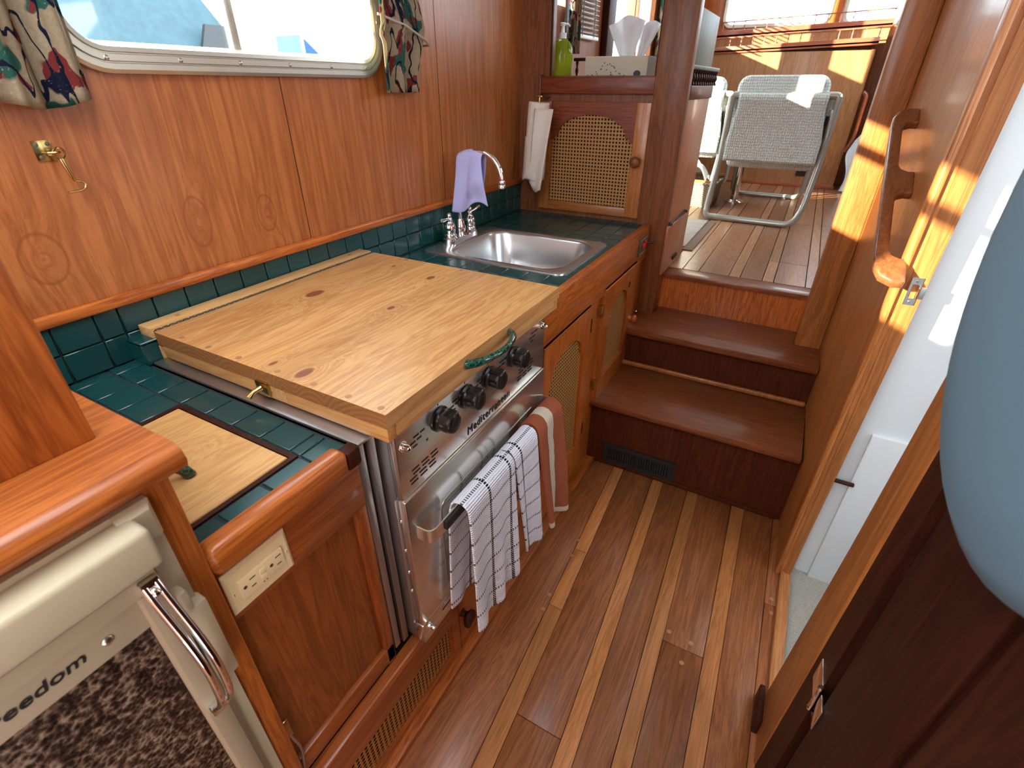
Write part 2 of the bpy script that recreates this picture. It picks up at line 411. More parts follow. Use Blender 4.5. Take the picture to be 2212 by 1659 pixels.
def fabric_grid():
    n = N('grey_ribbed_upholstery'); c = n.sep(n.coord())
    w = n.noise(n.coord(), 40, 2)
    a = n.math('SINE', n.math('ADD', n.math('MULTIPLY', c[0], 560), n.math('MULTIPLY', w, 5))); b = n.math('SINE', n.math('ADD', n.math('MULTIPLY', c[2], 480), n.math('MULTIPLY', w, 6)))
    f = n.mr(n.math('ADD', n.math('MULTIPLY', a, 1.1), b), -1.9, 1.9)
    n.set(n.mix(f, (.44, .47, .43), (.64, .67, .62)), .95, spec=.1); n.bump(f, .5, .006); return n.m
M_uph = fabric_grid()
M_tube = plain('painted_tube', (.42, .43, .38), .22, .35, coat=.3)
def wicker():
    n = N('wicker'); c = n.coord(); s_ = n.sep(c)
    f = n.math('MULTIPLY', n.math('SINE', n.math('MULTIPLY', s_[2], 500)), n.math('SINE', n.math('MULTIPLY', n.math('ADD', s_[0], s_[1]), 260)))
    n.set(n.mix(n.mr(f, -1, 1), (.16, .12, .075), (.42, .36, .26)), .8); n.bump(f, .6, .006); return n.m
M_wick = wicker()
M_rugl = plain('pale_rug', (.50, .44, .37), 1, var=.35); M_rugd = plain('brown_rug', (.26, .175, .115), 1, var=.4)
M_ceil = plain('ceiling_panel', (.72, .68, .60), .6)
def soapm():
    n = N('green_soap_bottle'); tr = n.new('ShaderNodeBsdfTransparent'); tr.inputs[0].default_value = (.62, .74, .16, 1)
    n.set((.42, .52, .03), .1, spec=.6); mx = n.new('ShaderNodeMixShader'); mx.inputs[0].default_value = .35
    n.lk(tr.outputs[0], mx.inputs[1]); n.lk(n.b.outputs[0], mx.inputs[2]); n.lk(mx.outputs[0], n.out.inputs[0]); return n.m
M_soap = soapm()
M_clear = plain('clear_plastic', (.75, .76, .74), .15)
M_box = plain('tissue_box_card', (.56, .52, .40), .6, var=.1); M_navy = plain('navy_print', (.03, .032, .085), .6)
M_blue = plain('smooth_blue_grey', (.095, .165, .215), .8)
M_blind = plain('white_blind', (.80, .80, .78), .4)
M_red = plain('red_rocker', (.55, .02, .015), .35); M_brzplate = plain('switch_plate', (.10, .085, .06), .4, .4)
M_gold = plain('gold_print', (.55, .45, .25), .4)
M_txt = plain('black_lettering', (.008, .006, .006), .5)
M_vent = plain('vent_enamel', (.018, .019, .02), .4, var=.3)
M_hull = plain('white_gelcoat', (.22, .30, .32), .35); M_canvas = plain('blue_canvas', (.01, .06, .16), .8); M_hullgr = plain('grey_canvas', (.05, .10, .12), .9, var=.5)
def translucent_white():
    n = N('white_sun_diffuser'); n.set((.85, .85, .82), .8); tr = n.new('ShaderNodeBsdfTranslucent'); tr.inputs[0].default_value = (.9, .9, .86, 1)
    mx = n.new('ShaderNodeMixShader'); mx.inputs[0].default_value = .7; n.lk(n.b.outputs[0], mx.inputs[1]); n.lk(tr.outputs[0], mx.inputs[2]); n.lk(mx.outputs[0], n.out.inputs[0]); return n.m
M_diffuser = translucent_white()  # translucent white for the added sheet that softens the sun
def lampmat():
    n = N('lamp_diffuser'); n.set((.9, .85, .75), .4); n.b.inputs['Emission Color'].default_value = (1, .82, .58, 1); n.b.inputs['Emission Strength'].default_value = 3; return n.m
M_lamp = lampmat()
# ------------------------------------------------------------------ the setting
def rect(a0, a1, b0, b1): return [(a0, b0), (a1, b0), (a1, b1), (a0, b1)]
W1 = (.498, 1.212, 1.352, 1.70); W2 = (-.62, -.10, 1.352, 1.70)
wl_ = struct('wall_left', MB().poly(rect(-1.5, 2.08, 0, 1.95), 'yz', -1.14, -1.095,
             holes=[rrect(*W1, .055), rrect(*W2, .055)]), M_wall, label='orange-brown teak veneer wall with the long window')
for i, y in enumerate((.897, 1.50)):
    obj('panel_seam', MB().box(-1.0955, -1.0945, y-.0009, y+.0009, .95, 1.315 if i == 0 else 1.95), M_dark, wl_)
# batten on the backsplash
tb = MB().box(-1.095, -1.076, .15, 2.054, .936, .957, .006); struct('trim_1', tb, M_ty, label='narrow teak batten along the top of the tiles')

# bulkhead with the open niche
struct('wall_back', MB().poly(rect(-1.10, -.545, .0, 2.5), 'xz', 2.054, 2.078, holes=[rect(-.957, -.556, 1.333, 1.76)]), M_bz,
       label='dark teak bulkhead at the end of the counter')
struct('trim_2', MB().box(-.548, -.430, 2.030, 2.078, .46, 2.5, .003), M_bz, label='teak corner post beside the steps')
struct('trim_3', MB().box(.119, .207, 2.0, 2.055, .455, 2.5, .006), M_rz, label='teak post at the head of the steps, lit in sun stripes')
# right wall of the passage
b = MB().poly([(.207, 2.055), (.207, 2.0), (.229, 1.30), (.258, 1.30), (.258, 2.055)], 'xy', 0, 1.95)
wr = struct('wall_right', b, M_rz, label='upright teak wall panel that carries the grab rail')
b = MB().box(.2235, .238, 1.290, 1.335, 0, 1.95, .006); struct('trim_4', b, M_rz, label='rounded teak moulding at the end of the panelled wall')
b = MB().poly([(.249, 0), (.264, 0), (.286, 1.2), (.294, 1.95), (.249, 1.95)], 'xz', 1.297, 1.325)
struct('trim_5', b, M_rz, label='teak door jamb with the strike plate')
struct('wall_bulkhead_above', MB().box(-.44, .95, 2.055, 2.078, 1.955, 2.5), M_bz)
struct('wall_starboard_front', MB().box(.206, .95, 2.056, 2.078, 0, 1.955), M_bz)
# near door post (leans a little) and the dark door
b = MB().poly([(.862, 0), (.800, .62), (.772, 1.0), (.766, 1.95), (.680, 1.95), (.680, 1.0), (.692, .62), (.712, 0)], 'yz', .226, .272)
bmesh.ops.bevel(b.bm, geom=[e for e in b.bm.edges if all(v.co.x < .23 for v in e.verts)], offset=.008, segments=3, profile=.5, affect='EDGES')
struct('trim_6', b, M_rz, label='outer half of the teak post between the doorway and the dark door')
struct('trim_10', MB().poly([(.712, 0), (.692, .62), (.680, 1.0), (.680, 1.95), (.622, 1.95), (.622, 0)], 'yz', .230, .272), M_dark, label='inner half of the teak post, its shade built in as dark wood')  # shading on the post's inner face put into a darker wood
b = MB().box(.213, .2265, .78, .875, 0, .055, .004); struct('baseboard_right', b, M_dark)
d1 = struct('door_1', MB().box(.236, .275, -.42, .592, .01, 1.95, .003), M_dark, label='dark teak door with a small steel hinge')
for y0, y1 in ((.40, .588), (-.41, .385)):
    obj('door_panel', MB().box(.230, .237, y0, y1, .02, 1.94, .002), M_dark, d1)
hb = MB().box(.2265, .2305, .617, .668, .430, .482, .001)
hg = obj('hinge', hb, M_chrome, d1, label='small steel hinge'); obj('hinge_leaf', MB().box(.2255, .2300, .572, .602, .430, .482, .001), M_chrome, hg)
obj('hinge_pin', MB().lathe((.2245, .610, .424), [(.0045, 0), (.0055, .004), (.0045, .006), (.0045, .058), (.0055, .060), (.004, .064)], 12), M_chrome, hg)
struct('door_gap_backing', MB().box(.262, .28, .588, .626, 0, 1.95), M_dk)
# head compartment behind the doorway
struct('wall_head', MB().box(.26, 1.2, 1.362, 1.41, -.03, 1.95), M_white, label='white painted wall inside the doorway')
tag(obj('raised_panel', MB().box(.318, .80, 1.350, 1.363, -.02, .530, .003), M_white, bpy.data.objects['wall_head']))
struct('wall_head_side', MB().poly(rect(-1.5, 1.385, -.03, 1.95), 'yz', 1.18, 1.2, holes=[rect(.35, 1.15, 1.25, 1.8), rect(-1.45, .1, .75, 1.9)]), M_white)  # openings added to throw daylight onto the galley fronts
struct('wall_light_shield', MB().box(.275, 1.18, .26, .28, -.03, 1.95), M_white)  # unseen wall added to shield the compartment from the rear daylight
struct('floor_carpet', MB().box(.266, 1.2, .3, 1.386, -.06, -.018), M_carpet, label='pale grey carpet inside the doorway')
struct('trim_sill', MB().box(.238, .269, .872, 1.332, -.03, .014, .005), M_flB, label='teak door sill')
pg = MB().lathe((.262, 1.341, .370), [(.006, 0), (.006, .062), (.004, .064)], 14, (1, .0, .0)); solo('wooden_peg', pg, M_dark, 'short brown wooden peg on the white wall inside the doorway', 'peg')

# unseen ceiling; its open hatch is added to let in daylight
struct('ceiling', MB().poly(rect(-1.14, 1.2, -1.5, 2.06), 'xy', 1.95, 1.985, holes=[rect(-.80, -.04, -.62, .30)]), M_ceil)
struct('wall_rear', MB().poly(rect(-1.14, 1.2, -.1, 1.985), 'xz', -1.52, -1.5, holes=[rect(-1.0, -.35, .95, 1.9)]), M_tz)  # opening added to let in fill daylight from behind
# ---- galley floor: every plank its own piece
fl = struct('floor', MB().box(-.52, .27, -1.5, 1.56, -.04, -.006), M_dk, label='teak plank floor of the galley passage')
E1 = [(-.49, 0), (-.381, -.053), (-.339, -.0545), (-.225, -.0568), (-.183, -.0560), (-.094, -.045), (-.053, -.045), (.063, -.031), (.106, -.029), (.201, -.017), (.246, -.003)]
def plank(i, y0, y1, mat, gap=.0008):
    (a, sa), (b_, sb) = E1[i], E1[i+1]
    f = lambda e, y: e[0]+e[1]*(y-1.53)
    pts = [(f(E1[i], y0)+gap, y0+gap), (f(E1[i+1], y0)-gap, y0+gap), (f(E1[i+1], y1)-gap, y1-gap), (f(E1[i], y1)+gap, y1-gap)]
    m = MB(); P0 = [(x, y, -.006) for x, y in pts]; P1 = [(x, y, -.0006) for x, y in pts]
    cx = sum(p[0] for p in pts)/4; cy = sum(p[1] for p in pts)/4
    P2 = [(x+(.0008 if x < cx else -.0008), y+(.0008 if y < cy else -.0008), 0) for x, y in pts]
    m.loft([P0, P1, P2], cap0=True, cap1=True)
    return obj('plank', m, mat, fl, angle=60)
cuts = {0: [.2], 1: [1.083, .857, -.2], 2: [.55], 3: [-.1], 4: [.1], 5: [], 6: [.908], 7: [.0], 8: [.35], 9: [1.167, .1]}
for i in range(10):
    ys = [1.545]+cuts[i]+[-1.5]
    for y1, y0 in zip(ys, ys[1:]): plank(i, y0, y1, M_flB if i in (1, 3, 5, 7) else M_flA)
pl0 = None
for x, y in ((-.356, .885), (-.352, .833), (-.015, .94), (.045, .935), (.035, .868), (.225, 1.19), (.228, 1.14), (-.02, .60), (-.36, 1.12), (-.354, 1.05)):
    if pl0 is None:
        pl0 = obj('plug', MB().lathe((0, 0, -.002), [(.0062, 0), (.0062, .0024), (.005, .0027)], 14), M_plug, fl); pl0.location = (x, y, 0)
    else: dupl(pl0, 'plug', (x, y, 0), fl)
# ---- saloon floor
sf = struct('floor_saloon', MB().box(-1.10, .98, 2.15, 5.05, .57, .612), M_dk, label='teak plank floor of the saloon above the steps')
obj('nosing', MB().box(-.432, .207, 2.112, 2.205, .600, .62, .004), M_step, sf)
XS = [-1.06, -.93, -.885, -.77, -.725, -.61, -.565, -.43, -.368, -.301, -.179, -.135, -.05, -.007, .108, .15, .27, .31, .43, .47, .60, .95]
for i in range(len(XS)-1):
    nar = (XS[i+1]-XS[i]) < .07
    cs = [2.206, 5.05] if i % 3 else [2.206, 3.38, 5.05]
    if i in (12, 13): cs = [2.206, 2.515, 3.37, 5.05]
    for y0, y1 in zip(cs, cs[1:]):
        obj('plank', MB().box(XS[i]+.0016, XS[i+1]-.0016, y0+.0014, y1-.0014, .606, .62, .001, 1), M_sfB if nar else M_sfA, sf)
# ---- steps
st = thing('companionway_steps', (-.14, 1.7, 0), 'three dark teak steps up from the galley to the saloon', 'steps')
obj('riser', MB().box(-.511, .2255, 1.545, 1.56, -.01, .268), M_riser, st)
obj('tread', MB().box(-.50, .2145, 1.517, 1.865, .266, .290, .005), M_step, st)
obj('moulding', MB().box(-.486, .208, 1.846, 1.862, .290, .309, .006, 3), M_rz, st)
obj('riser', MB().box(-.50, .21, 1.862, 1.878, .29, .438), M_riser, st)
obj('tread', MB().box(-.50, .2095, 1.836, 2.15, .434, .462, .004), M_step, st)
obj('riser', MB().box(-.44, .207, 2.130, 2.148, .462, .604), M_tz, st)
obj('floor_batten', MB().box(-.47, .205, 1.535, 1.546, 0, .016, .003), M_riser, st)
obj('carcass', MB().box(-.505, .228, 1.561, 1.861, -.01, .262), M_dk, st); obj('carcass', MB().box(-.505, .225, 1.88, 2.13, -.01, .43), M_dk, st)  # dark filler added to stop light leaking under the steps
# heating vent in the lowest riser
v = thing('floor_vent', (-.29, 1.545, .055), 'black slotted heating vent low in the bottom riser', 'vent')
obj('frame', MB().poly(rect(-.432, -.152, .014, .101), 'xz', 1.536, 1.546, holes=[rect(-.413, -.298, .031, .084), rect(-.286, -.171, .031, .084)]), M_vent, v)
obj('backing', MB().box(-.425, -.16, 1.5445, 1.5465, .02, .095), M_dk, v)
for k in range(24):
    x = -.409+k*.0098 if k < 12 else -.282+(k-12)*.0098
    obj('slat', MB().box(x-.0022, x+.0022, 1.538, 1.545, .030, .085), M_vent, v)
# ---- saloon shell
XP = -1.05
op = [rect(2.13, 2.36, 1.58, 2.25), rect(2.95, 3.30, .75, 2.25), rect(3.345, 3.69, 1.44, 2.25), rect(3.96, 4.43, 1.66, 2.25)]
struct('wall_saloon_port', MB().poly(rect(2.078, 5.08, .4, 2.5), 'yz', XP-.05, XP, holes=op), M_bz, label='teak side wall of the saloon with windows and a door opening')
struct('wall_saloon_starboard', MB().poly(rect(2.078, 5.08, .4, 2.5), 'yz', .95, 1.0, holes=[rect(2.5, 4.7, 1.75, 2.25)]), M_dark)  # unseen wall; its opening is added to brighten the saloon
fwo = [rrect(-.86, -.155, 1.715, 2.3, .05), rrect(-.035, .62, 1.70, 2.3, .05)]
struct('wall_saloon_front', MB().poly(rect(-1.1, 1.0, .4, 2.5), 'xz', 5.05, 5.09, holes=fwo), M_tz, label='forward saloon wall with two bright windows')
struct('ceiling_saloon', MB().box(-1.12, 1.0, 2.05, 5.09, 2.5, 2.54), M_ceil)
def ring_frame(name, y, a0, a1, b0, b1, w, mat, label):
    o1, o2, i1 = rrect(a0-w, a1+w, b0-w, b1+w, .07), rrect(a0-w*.7, a1+w*.7, b0-w*.7, b1+w*.7, .065), rrect(a0, a1, b0, b1, .05)
    t = struct(name, MB().loft([[(p[0], y, p[1]) for p in o1], [(p[0], y-.012, p[1]) for p in o2], [(p[0], y-.012, p[1]) for p in i1], [(p[0], y+.02, p[1]) for p in i1]]), mat, label=label)
    obj('pane', MB().box(a0-.005, a1+.005, y+.012, y+.015, b0-.005, b1+.005), M_glass, t)
ring_frame('window_3', 5.05, -.86, -.155, 1.715, 2.3, .03, M_alu, 'larger forward saloon window with aluminium frame')
ring_frame('window_4', 5.05, -.035, .62, 1.70, 2.3, .03, M_alu, 'forward saloon window behind the starboard end of the rails')
# ---- galley windows
def side_window(name, Y0, Y1, Z0, Z1, label, screws=True):
    prof = [(.036, -1.095), (.036, -1.084), (.030, -1.080), (.0215, -1.080), (.0205, -1.0845), (.0185, -1.0845), (.0175, -1.079), (.008, -1.079), (.007, -1.0835), (.005, -1.0835), (.004, -1.079), (-.003, -1.080), (-.006, -1.095), (-.012, -1.112), (-.012, -1.135)]
    rings = [[(x, p[0], p[1]) for p in rrect(Y0-w, Y1+w, Z0-w, Z1+w, .055+w, 8)] for w, x in prof]
    t = struct(name, MB().loft(rings, closed=True), M_alu, label=label, angle=30)
    ym = Y0+.325
    obj('pane', MB().box(-1.1245, -1.1215, Y0, ym+.01, Z0, Z1), M_glass, t)
    obj('pane', MB().box(-1.1185, -1.1155, ym-.01, Y1, Z0, Z1), M_glass, t)
    obj('mullion', MB().box(-1.128, -1.111, ym-.009, ym+.009, Z0, Z1, .002), M_alu, t)
    obj('cross_bar', MB().box(-1.128, -1.111, Y0, Y1, 1.590, 1.622, .002), M_alu, t)
    if screws:
        s0 = None
        for y in (.545, .672, .797, .922, 1.045, 1.165):
            if s0 is None:
                s0 = obj('screw', MB().lathe((0, 0, 0), [(.0045, 0), (.0045, .001), (.003, .0022), (.0008, .0024)], 12, (1, 0, 0)), M_screw, t); s0.location = (-1.080, y, 1.3385)
            else: dupl(s0, 'screw', (-1.080, y, 1.3385), t)
        for z in (1.44, 1.56): dupl(s0, 'screw', (-1.080, 1.226, z), t)
    return t
side_window('window_1', *W1, 'long galley window with rounded aluminium frame above the counter')
side_window('window_2', *W2, 'galley window behind the refrigerator cabinet', False)
# ------------------------------------------------------------------ counter, tiles, cabinets
ZC = .825
def rsub(rects, c):
    out = []
    for (a, b_, c0, d) in rects:
        x0, x1, y0, y1 = c
        if b_ <= x0 or a >= x1 or d <= y0 or c0 >= y1: out.append((a, b_, c0, d)); continue
        if a < x0: out.append((a, x0, c0, d))
        if b_ > x1: out.append((x1, b_, c0, d))
        m0, m1 = max(a, x0), min(b_, x1)
        if c0 < y0: out.append((m0, m1, c0, y0))
        if d > y1: out.append((m0, m1, y1, d))
    return [r for r in out if r[1]-r[0] > .008 and r[3]-r[2] > .008]
ct = thing('galley_counter', (-.8, 1.1, ZC), 'dark green tiled counter that runs along the wall', 'counter')
LIDR = (-.850, -.557, .0, .356)
obj('grout_bed', MB().poly(rect(-1.095, -.512, .1705, .412), 'xy', ZC-.03, ZC-.0025), M_grout, ct)
obj('grout_bed', MB().poly(rect(-1.095, -.512, 1.02, 2.054), 'xy', ZC-.03, ZC-.0025, holes=[rect(-.985, -.57, 1.315, 1.675)]), M_grout, ct)
g = .0016
def tile(a, b_, c, d):
    obj('tile', MB().box(a+g, b_-g, c+g, d-g, ZC-.008, ZC, .0014, 1), M_tile, ct)
xj = [-1.093, -1.056, -.988, -.920, -.852, -.784, -.716, -.648, -.580, -.513]
yl = [.1705, .220, .287, .355, .409]
for x0, x1 in zip(xj, xj[1:]):
    for y0, y1 in zip(yl, yl[1:]):
        for r in rsub([(x0, x1, y0, y1)], LIDR): tile(*r)
yr = [1.02, 1.085, 1.152, 1.219, 1.287, 1.354, 1.421, 1.488, 1.555, 1.622, 1.689, 1.756, 1.823, 1.890, 1.957, 2.052]
for x0, x1 in zip(xj, xj[1:]):
    for y0, y1 in zip(yr, yr[1:]):
        for r in rsub([(x0, x1, y0, y1)], (-1.03, -.552, 1.302, 1.682)): tile(*r)
obj('front_edging', MB().box(-.516, -.484, .1695, .384, .80, .843, .009, 3), M_ty, ct)
obj('front_edging', MB().box(-.516, -.488, 1.035, 2.04, .70, .832, .004, 2), M_ty, ct)
obj('edging_end', MB().box(-.512, -.487, .384, .412, .80, .834, .006, 2), M_dark, ct)
# backsplash
bs = thing('tile_backsplash', (-1.09, 1.1, ZC), 'two rows of dark green square tiles up the wall behind the counter', 'backsplash')
obj('grout_bed', MB().box(-1.095, -1.0895, .1705, 2.054, ZC-.01, .937), M_grout, bs)
yj = [.1705, .235, .302, .370, .411]+[.411+.0657*k for k in range(1, 25)]+[2.052]
for y0, y1 in zip(yj, yj[1:]):
    for z0, z1 in ((.828, .8815), (.8835, .9365)):
        obj('tile', MB().box(-1.0925, -1.0845, y0+.0013, y1-.0013, z0, z1, .0016, 1), M_tile, bs)
cb = thing('tiled_curb', (-1.06, .43, ZC), 'small dark green tiled curb under the back corner of the pine stove cover', 'curb')
obj('tile', MB().box(-1.084, -1.034, .404, .436, ZC, .872, .002, 1), M_tile, cb)
obj('cap_tile', MB().box(-1.084, -1.034, .404, 1.04, .866, .874, .002, 1), M_tile, cb)
# pine hatch lid let into the counter
ld = thing('pine_hatch_lid', (-.70, .2, ZC), 'pale pine hatch lid let flush into the green counter tiles', 'hatch lid')
obj('board', MB().box(-.838, -.568, .176, .344, ZC-.012, ZC+.0015, .0015, 1), M_lid, ld)
obj('rim', MB().poly(rect(-.8485, -.5585, .1705, .3545), 'xy', ZC-.012, ZC+.001, holes=[rect(-.8395, -.5665, .1755, .3455)]), M_dark, ld)
hp = [(-.665, .225, ZC), (-.663, .228, ZC+.014)]
def marble_pull(name, p0, p1, out, par, rise=0):
    p0, p1, out = Vector(p0), Vector(p1), Vector(out); n = 14; P = []; R = []
    for i in range(n+1):
        t = i/n; s = math.sin(math.pi*t)**.55 if 0 < t < 1 else 0
        P.append(p0.lerp(p1, t)+out*s); R.append(.0085-.0022*math.sin(math.pi*t))
    return obj(name, MB().tube(P, R, 14), M_marble, par, 60)
marble_pull('pull', (-.672, .188, ZC+.002), (-.655, .250, ZC+.002), (0, 0, .028), ld)
def cane_mesh(plane, a, u0, u1, v0, v1, pitch, t=.0015):
    m = MB(); nu, nv = int(round((u1-u0)/pitch)), int(round((v1-v0)/pitch)); pu, pv = (u1-u0)/nu, (v1-v0)/nv
    mk = (lambda u, v: Vector((a, u, v))) if plane == 'yz' else (lambda u, v: Vector((u, a, v)))
    G = [[m.bm.verts.new(mk(u0+i*pu, v0+j*pv)) for j in range(nv+1)] for i in range(nu+1)]
    for i in range(nu):
        for j in range(nv):
            cu, cv = u0+(i+.5)*pu, v0+(j+.5)*pv
            h = [m.bm.verts.new(mk(cu+.34*pu*math.cos(math.radians(45+60*k)), cv+.34*pv*math.sin(math.radians(45+60*k)))) for k in range(6)]
            q = [G[i+1][j+1], G[i][j+1], G[i][j], G[i+1][j]]
            m.bm.faces.new((q[0], q[1], h[1], h[0])); m.bm.faces.new((q[1], h[2], h[1])); m.bm.faces.new((q[1], q[2], h[3], h[2]))
            m.bm.faces.new((q[2], q[3], h[4], h[3])); m.bm.faces.new((q[3], h[5], h[4])); m.bm.faces.new((q[3], q[0], h[0], h[5]))
    return m
def archpoly(a0, a1, z0, zs, zt, st=.012):
    p = [(a0, z0), (a1, z0), (a1, zs), (a1-st, zs+.004), (a1-st, zs+.014)]
    c = (a0+a1)/2; r = (a1-a0)/2-st*1.9; b0 = zs+.018
    for k in range(0, 15):
        t = math.pi*k/14; p.append((c+r*math.cos(t), b0+(zt-b0)*math.sin(t)))
    return p+[(a0+st, zs+.014), (a0+st, zs+.004), (a0, zs)]
def knob_turned(par, c, axis, mat, s=1.0, name='knob'):
    return obj(name, MB().lathe(c, [(.010*s, 0), (.008*s, .004*s), (.0065*s, .010*s), (.010*s, .014*s), (.0155*s, .018*s), (.0165*s, .023*s), (.014*s, .028*s), (.008*s, .031*s), (.001, .032*s)], 18, axis), mat, par)

# ------------------------------------------------ cabinet left of the stove, with the outlet
lc = thing('galley_cabinet', (-.75, .29, 0), 'teak cabinet between refrigerator and stove with a plain recessed panel', 'cabinet')
obj('body', MB().box(-1.085, -.52, .172, .41, .28, .794), M_dk, lc)  # dark filler box added to block light behind the fronts
obj('apron', MB().box(-.52, -.50, .1695, .4125, .705, .80, .002), M_caby, lc)
obj('panel', MB().box(-.520, -.511, .1695, .392, .318, .707), M_cabz, lc)
obj('stile', MB().box(-.52, -.501, .389, .4125, .27, .705, .003), M_cabz, lc)
obj('bottom_rail', MB().box(-.52, -.501, .1695, .4125, .274, .321, .003), M_caby, lc)
wire = MB().tube(fillet([(-.497, .173, .42), (-.494, .174, .40), (-.494, .180, .36), (-.496, .172, .30)], .02), .0022, 8)
ht = thing('door_hook', (-.498, .172, .41), 'thin dark wire hook low on the cabinet post', 'hook')
obj('plate', MB().box(-.499, -.494, .1695, .178, .408, .455, .001), M_brass, ht); obj('wire', wire, M_steelz, ht)
vd = thing('cane_vent_door', (-.495, .2, 0), 'long low cane-filled door near the floor below the stove', 'door')
fr = obj('frame', MB().poly(rect(.171, .612, .006, .264), 'yz', -.505, -.487, holes=[rect(.200, .585, .030, .159)]), M_caby, vd)
obj('top_bead', MB().box(-.5, -.480, .171, .612, .236, .262, .006), M_caby, vd)
c_ = obj('cane', cane_mesh('yz', -.497, .195, .585, .028, .160, .0122), M_cane, vd, kind='stuff')
ld2 = thing('low_drawer', (-.495, .8, 0), 'low teak drawer front with a round knob under the hanging towels', 'drawer')
obj('front', MB().box(-.505, -.488, .616, 1.035, .006, .262, .004), M_ty, ld2); knob_turned(ld2, (-.488, .628, .150), (1, 0, 0), M_dark, 1.15)
obj('catch', MB().box(-.488, -.470, .630, .648, .085, .125, .005), M_black, ld2)
bc = struct('trim_7', MB().box(-.505, -.462, -1.0, 1.535, -.002, .018, .006), M_ty, label='teak quarter-round along the foot of the cabinets')
tag(obj('cabinet_backing', MB().box(-1.085, -.508, -.9, 1.04, .0, .27), M_dk, bc))  # unseen fill that keeps light out below the stove

# outlet
ou = thing('wall_outlet', (-.5, .22, .752), 'ivory ground-fault outlet plate on the teak cabinet apron', 'outlet')
Z0, Z1, Y0, Y1 = .7165, .7885, .1735, .2665
m = MB(); r1 = rect(Y0, Y1, Z0, Z1); r2_ = rect(Y0+.0045, Y1-.0045, Z0+.0045, Z1-.0045)
m.loft([[(-.5, a, b_) for a, b_ in r1], [(-.498, a, b_) for a, b_ in r1], [(-.4942, a, b_) for a, b_ in r2_]], cap1=True)
obj('plate', m, M_ivory, ou)
obj('receptacle', MB().box(-.4945, -.4905, .1875, .2525, .736, .769, .0012), M_ivory, ou)
for yc in (.2005, .2395):
    for z, ln in ((.7605, .0085), (.7475, .0065)): obj('slot', MB().box(-.4912, -.4902, yc+.001, yc+.001+ln, z-.0008, z+.0008), M_ivorydk, ou)
    obj('ground_hole', MB().lathe((-.4912, yc-.0065, .754), [(.0026, 0), (.0026, .001)], 12, (1, 0, 0)), M_ivorydk, ou)
for z0, z1 in ((.754, .762), (.7445, .7525)): obj('button', MB().box(-.4907, -.4893, .2155, .2245, z0, z1, .0005), M_ivory, ou)
for y in (.2178, .2222): obj('indicator', MB().lathe((-.4908, y, .7395), [(.0009, 0), (.0009, .0006)], 8, (1, 0, 0)), M_dk, ou)
for y in (.1805, .2595):
    s_ = obj('screw', MB().lathe((-.4945, y, .7525), [(.0028, 0), (.0028, .0008), (.0018, .0013)], 14, (1, 0, 0)), M_ivory, ou)
    obj('slot', MB().box(-.4934, -.4931, y-.0004, y+.0004, .7503, .7547), M_ivorydk, s_)

# ------------------------------------------------ refrigerator cabinet
rc = thing('refrigerator_cabinet', (-.78, -.4, 0), 'teak cabinet housing around the cream refrigerator with a rounded ledge on top', 'cabinet')
obj('post', MB().box(-.53, -.492, .143, .1695, 0, .964, .002), M_tz, rc)
obj('side_panel', MB().box(-1.085, -.53, .150, .1690, 0, .962), M_tz, rc)
obj('top_rail', MB().box(-.53, -.494, -1.2, .1695, .952, .966, .002), M_ty, rc)
m = MB(); prof = [(-1.085, .964), (-.485, .964), (-.476, .968), (-.472, .978), (-.476, .989), (-.486, .994), (-1.085, .994)]
m.poly(prof, 'xz', -1.2, .1835); lg = obj('ledge', m, M_ty, rc, 50)
obj('upright_panel', MB().box(-.580, -.560, -1.2, .150, .994, 1.30, .002), M_tz, rc)
rf = thing('refrigerator', (-.7, -.1, .4), 'cream front-loading boat refrigerator with a granite-patterned door', 'refrigerator')
obj('body', MB().box(-1.05, -.50, -.45, .136, .30, .94), M_cream, rf)
obj('flange', MB().poly(rect(-.5, .1425, .28, .9535), 'yz', -.503, -.487, holes=[rect(-.46, .122, .33, .915)]), M_cream, rf)
m = MB(); bl = rect(.110, .1435, .907, .9535)
m.loft([[(-.487, a, b_) for a, b_ in bl], [(-.478, a, b_) for a, b_ in rect(.110, .138, .912, .946)]], cap1=True); obj('corner_cap', m, M_cream, rf)
obj('top_cap', MB().box(-.50, -.452, -.5, .1245, .899, .947, .007, 3), M_cream, rf)
dr = obj('door', MB().box(-.50, -.476, -.46, .119, .33, .893, .002), M_creamd, rf)
obj('top_bar', MB().box(-.478, -.466, -.46, .117, .866, .890, .004), M_creamd, dr)
obj('name_strip', MB().box(-.478, -.4715, -.46, .094, .8235, .866, .0015), M_creamd, dr)
obj('granite_panel', MB().box(-.478, -.4735, -.46, .091, .34, .8235), M_granite, dr)
obj('stile', MB().poly([(-.478, .090), (-.466, .095), (-.466, .110), (-.472, .118), (-.49, .120), (-.49, .090)], 'xy', .33, .868), M_creamd, dr)
obj('latch_bracket', MB().box(-.498, -.474, .121, .1475, .665, .803, .004), M_cream, rf)
obj('hinge_tab', MB().box(-.49, -.470, .119, .134, .803, .835, .006), M_cream, rf)
obj('screw', MB().lathe((-.4715, .060, .8455), [(.0052, 0), (.0052, .001), (.0035, .0024), (.0008, .0026)], 16, (1, 0, 0)), M_screw, dr)
for k, y in enumerate((.1005, .1115)):
    P = fillet([(-.462, y, .882), (-.455, y, .868), (-.432, y+.003, .80), (-.426, y+.004, .75), (-.434, y+.003, .69), (-.462, y, .655)], .03, 6)
    obj('handle_bar', MB().tube(P, .0042, 10), M_chrome, dr)
obj('handle_foot', MB().box(-.468, -.458, .0965, .1155, .868, .888, .003), M_chrome, dr); obj('handle_foot', MB().box(-.470, -.455, .0965, .1155, .650, .664, .002), M_chrome, dr)
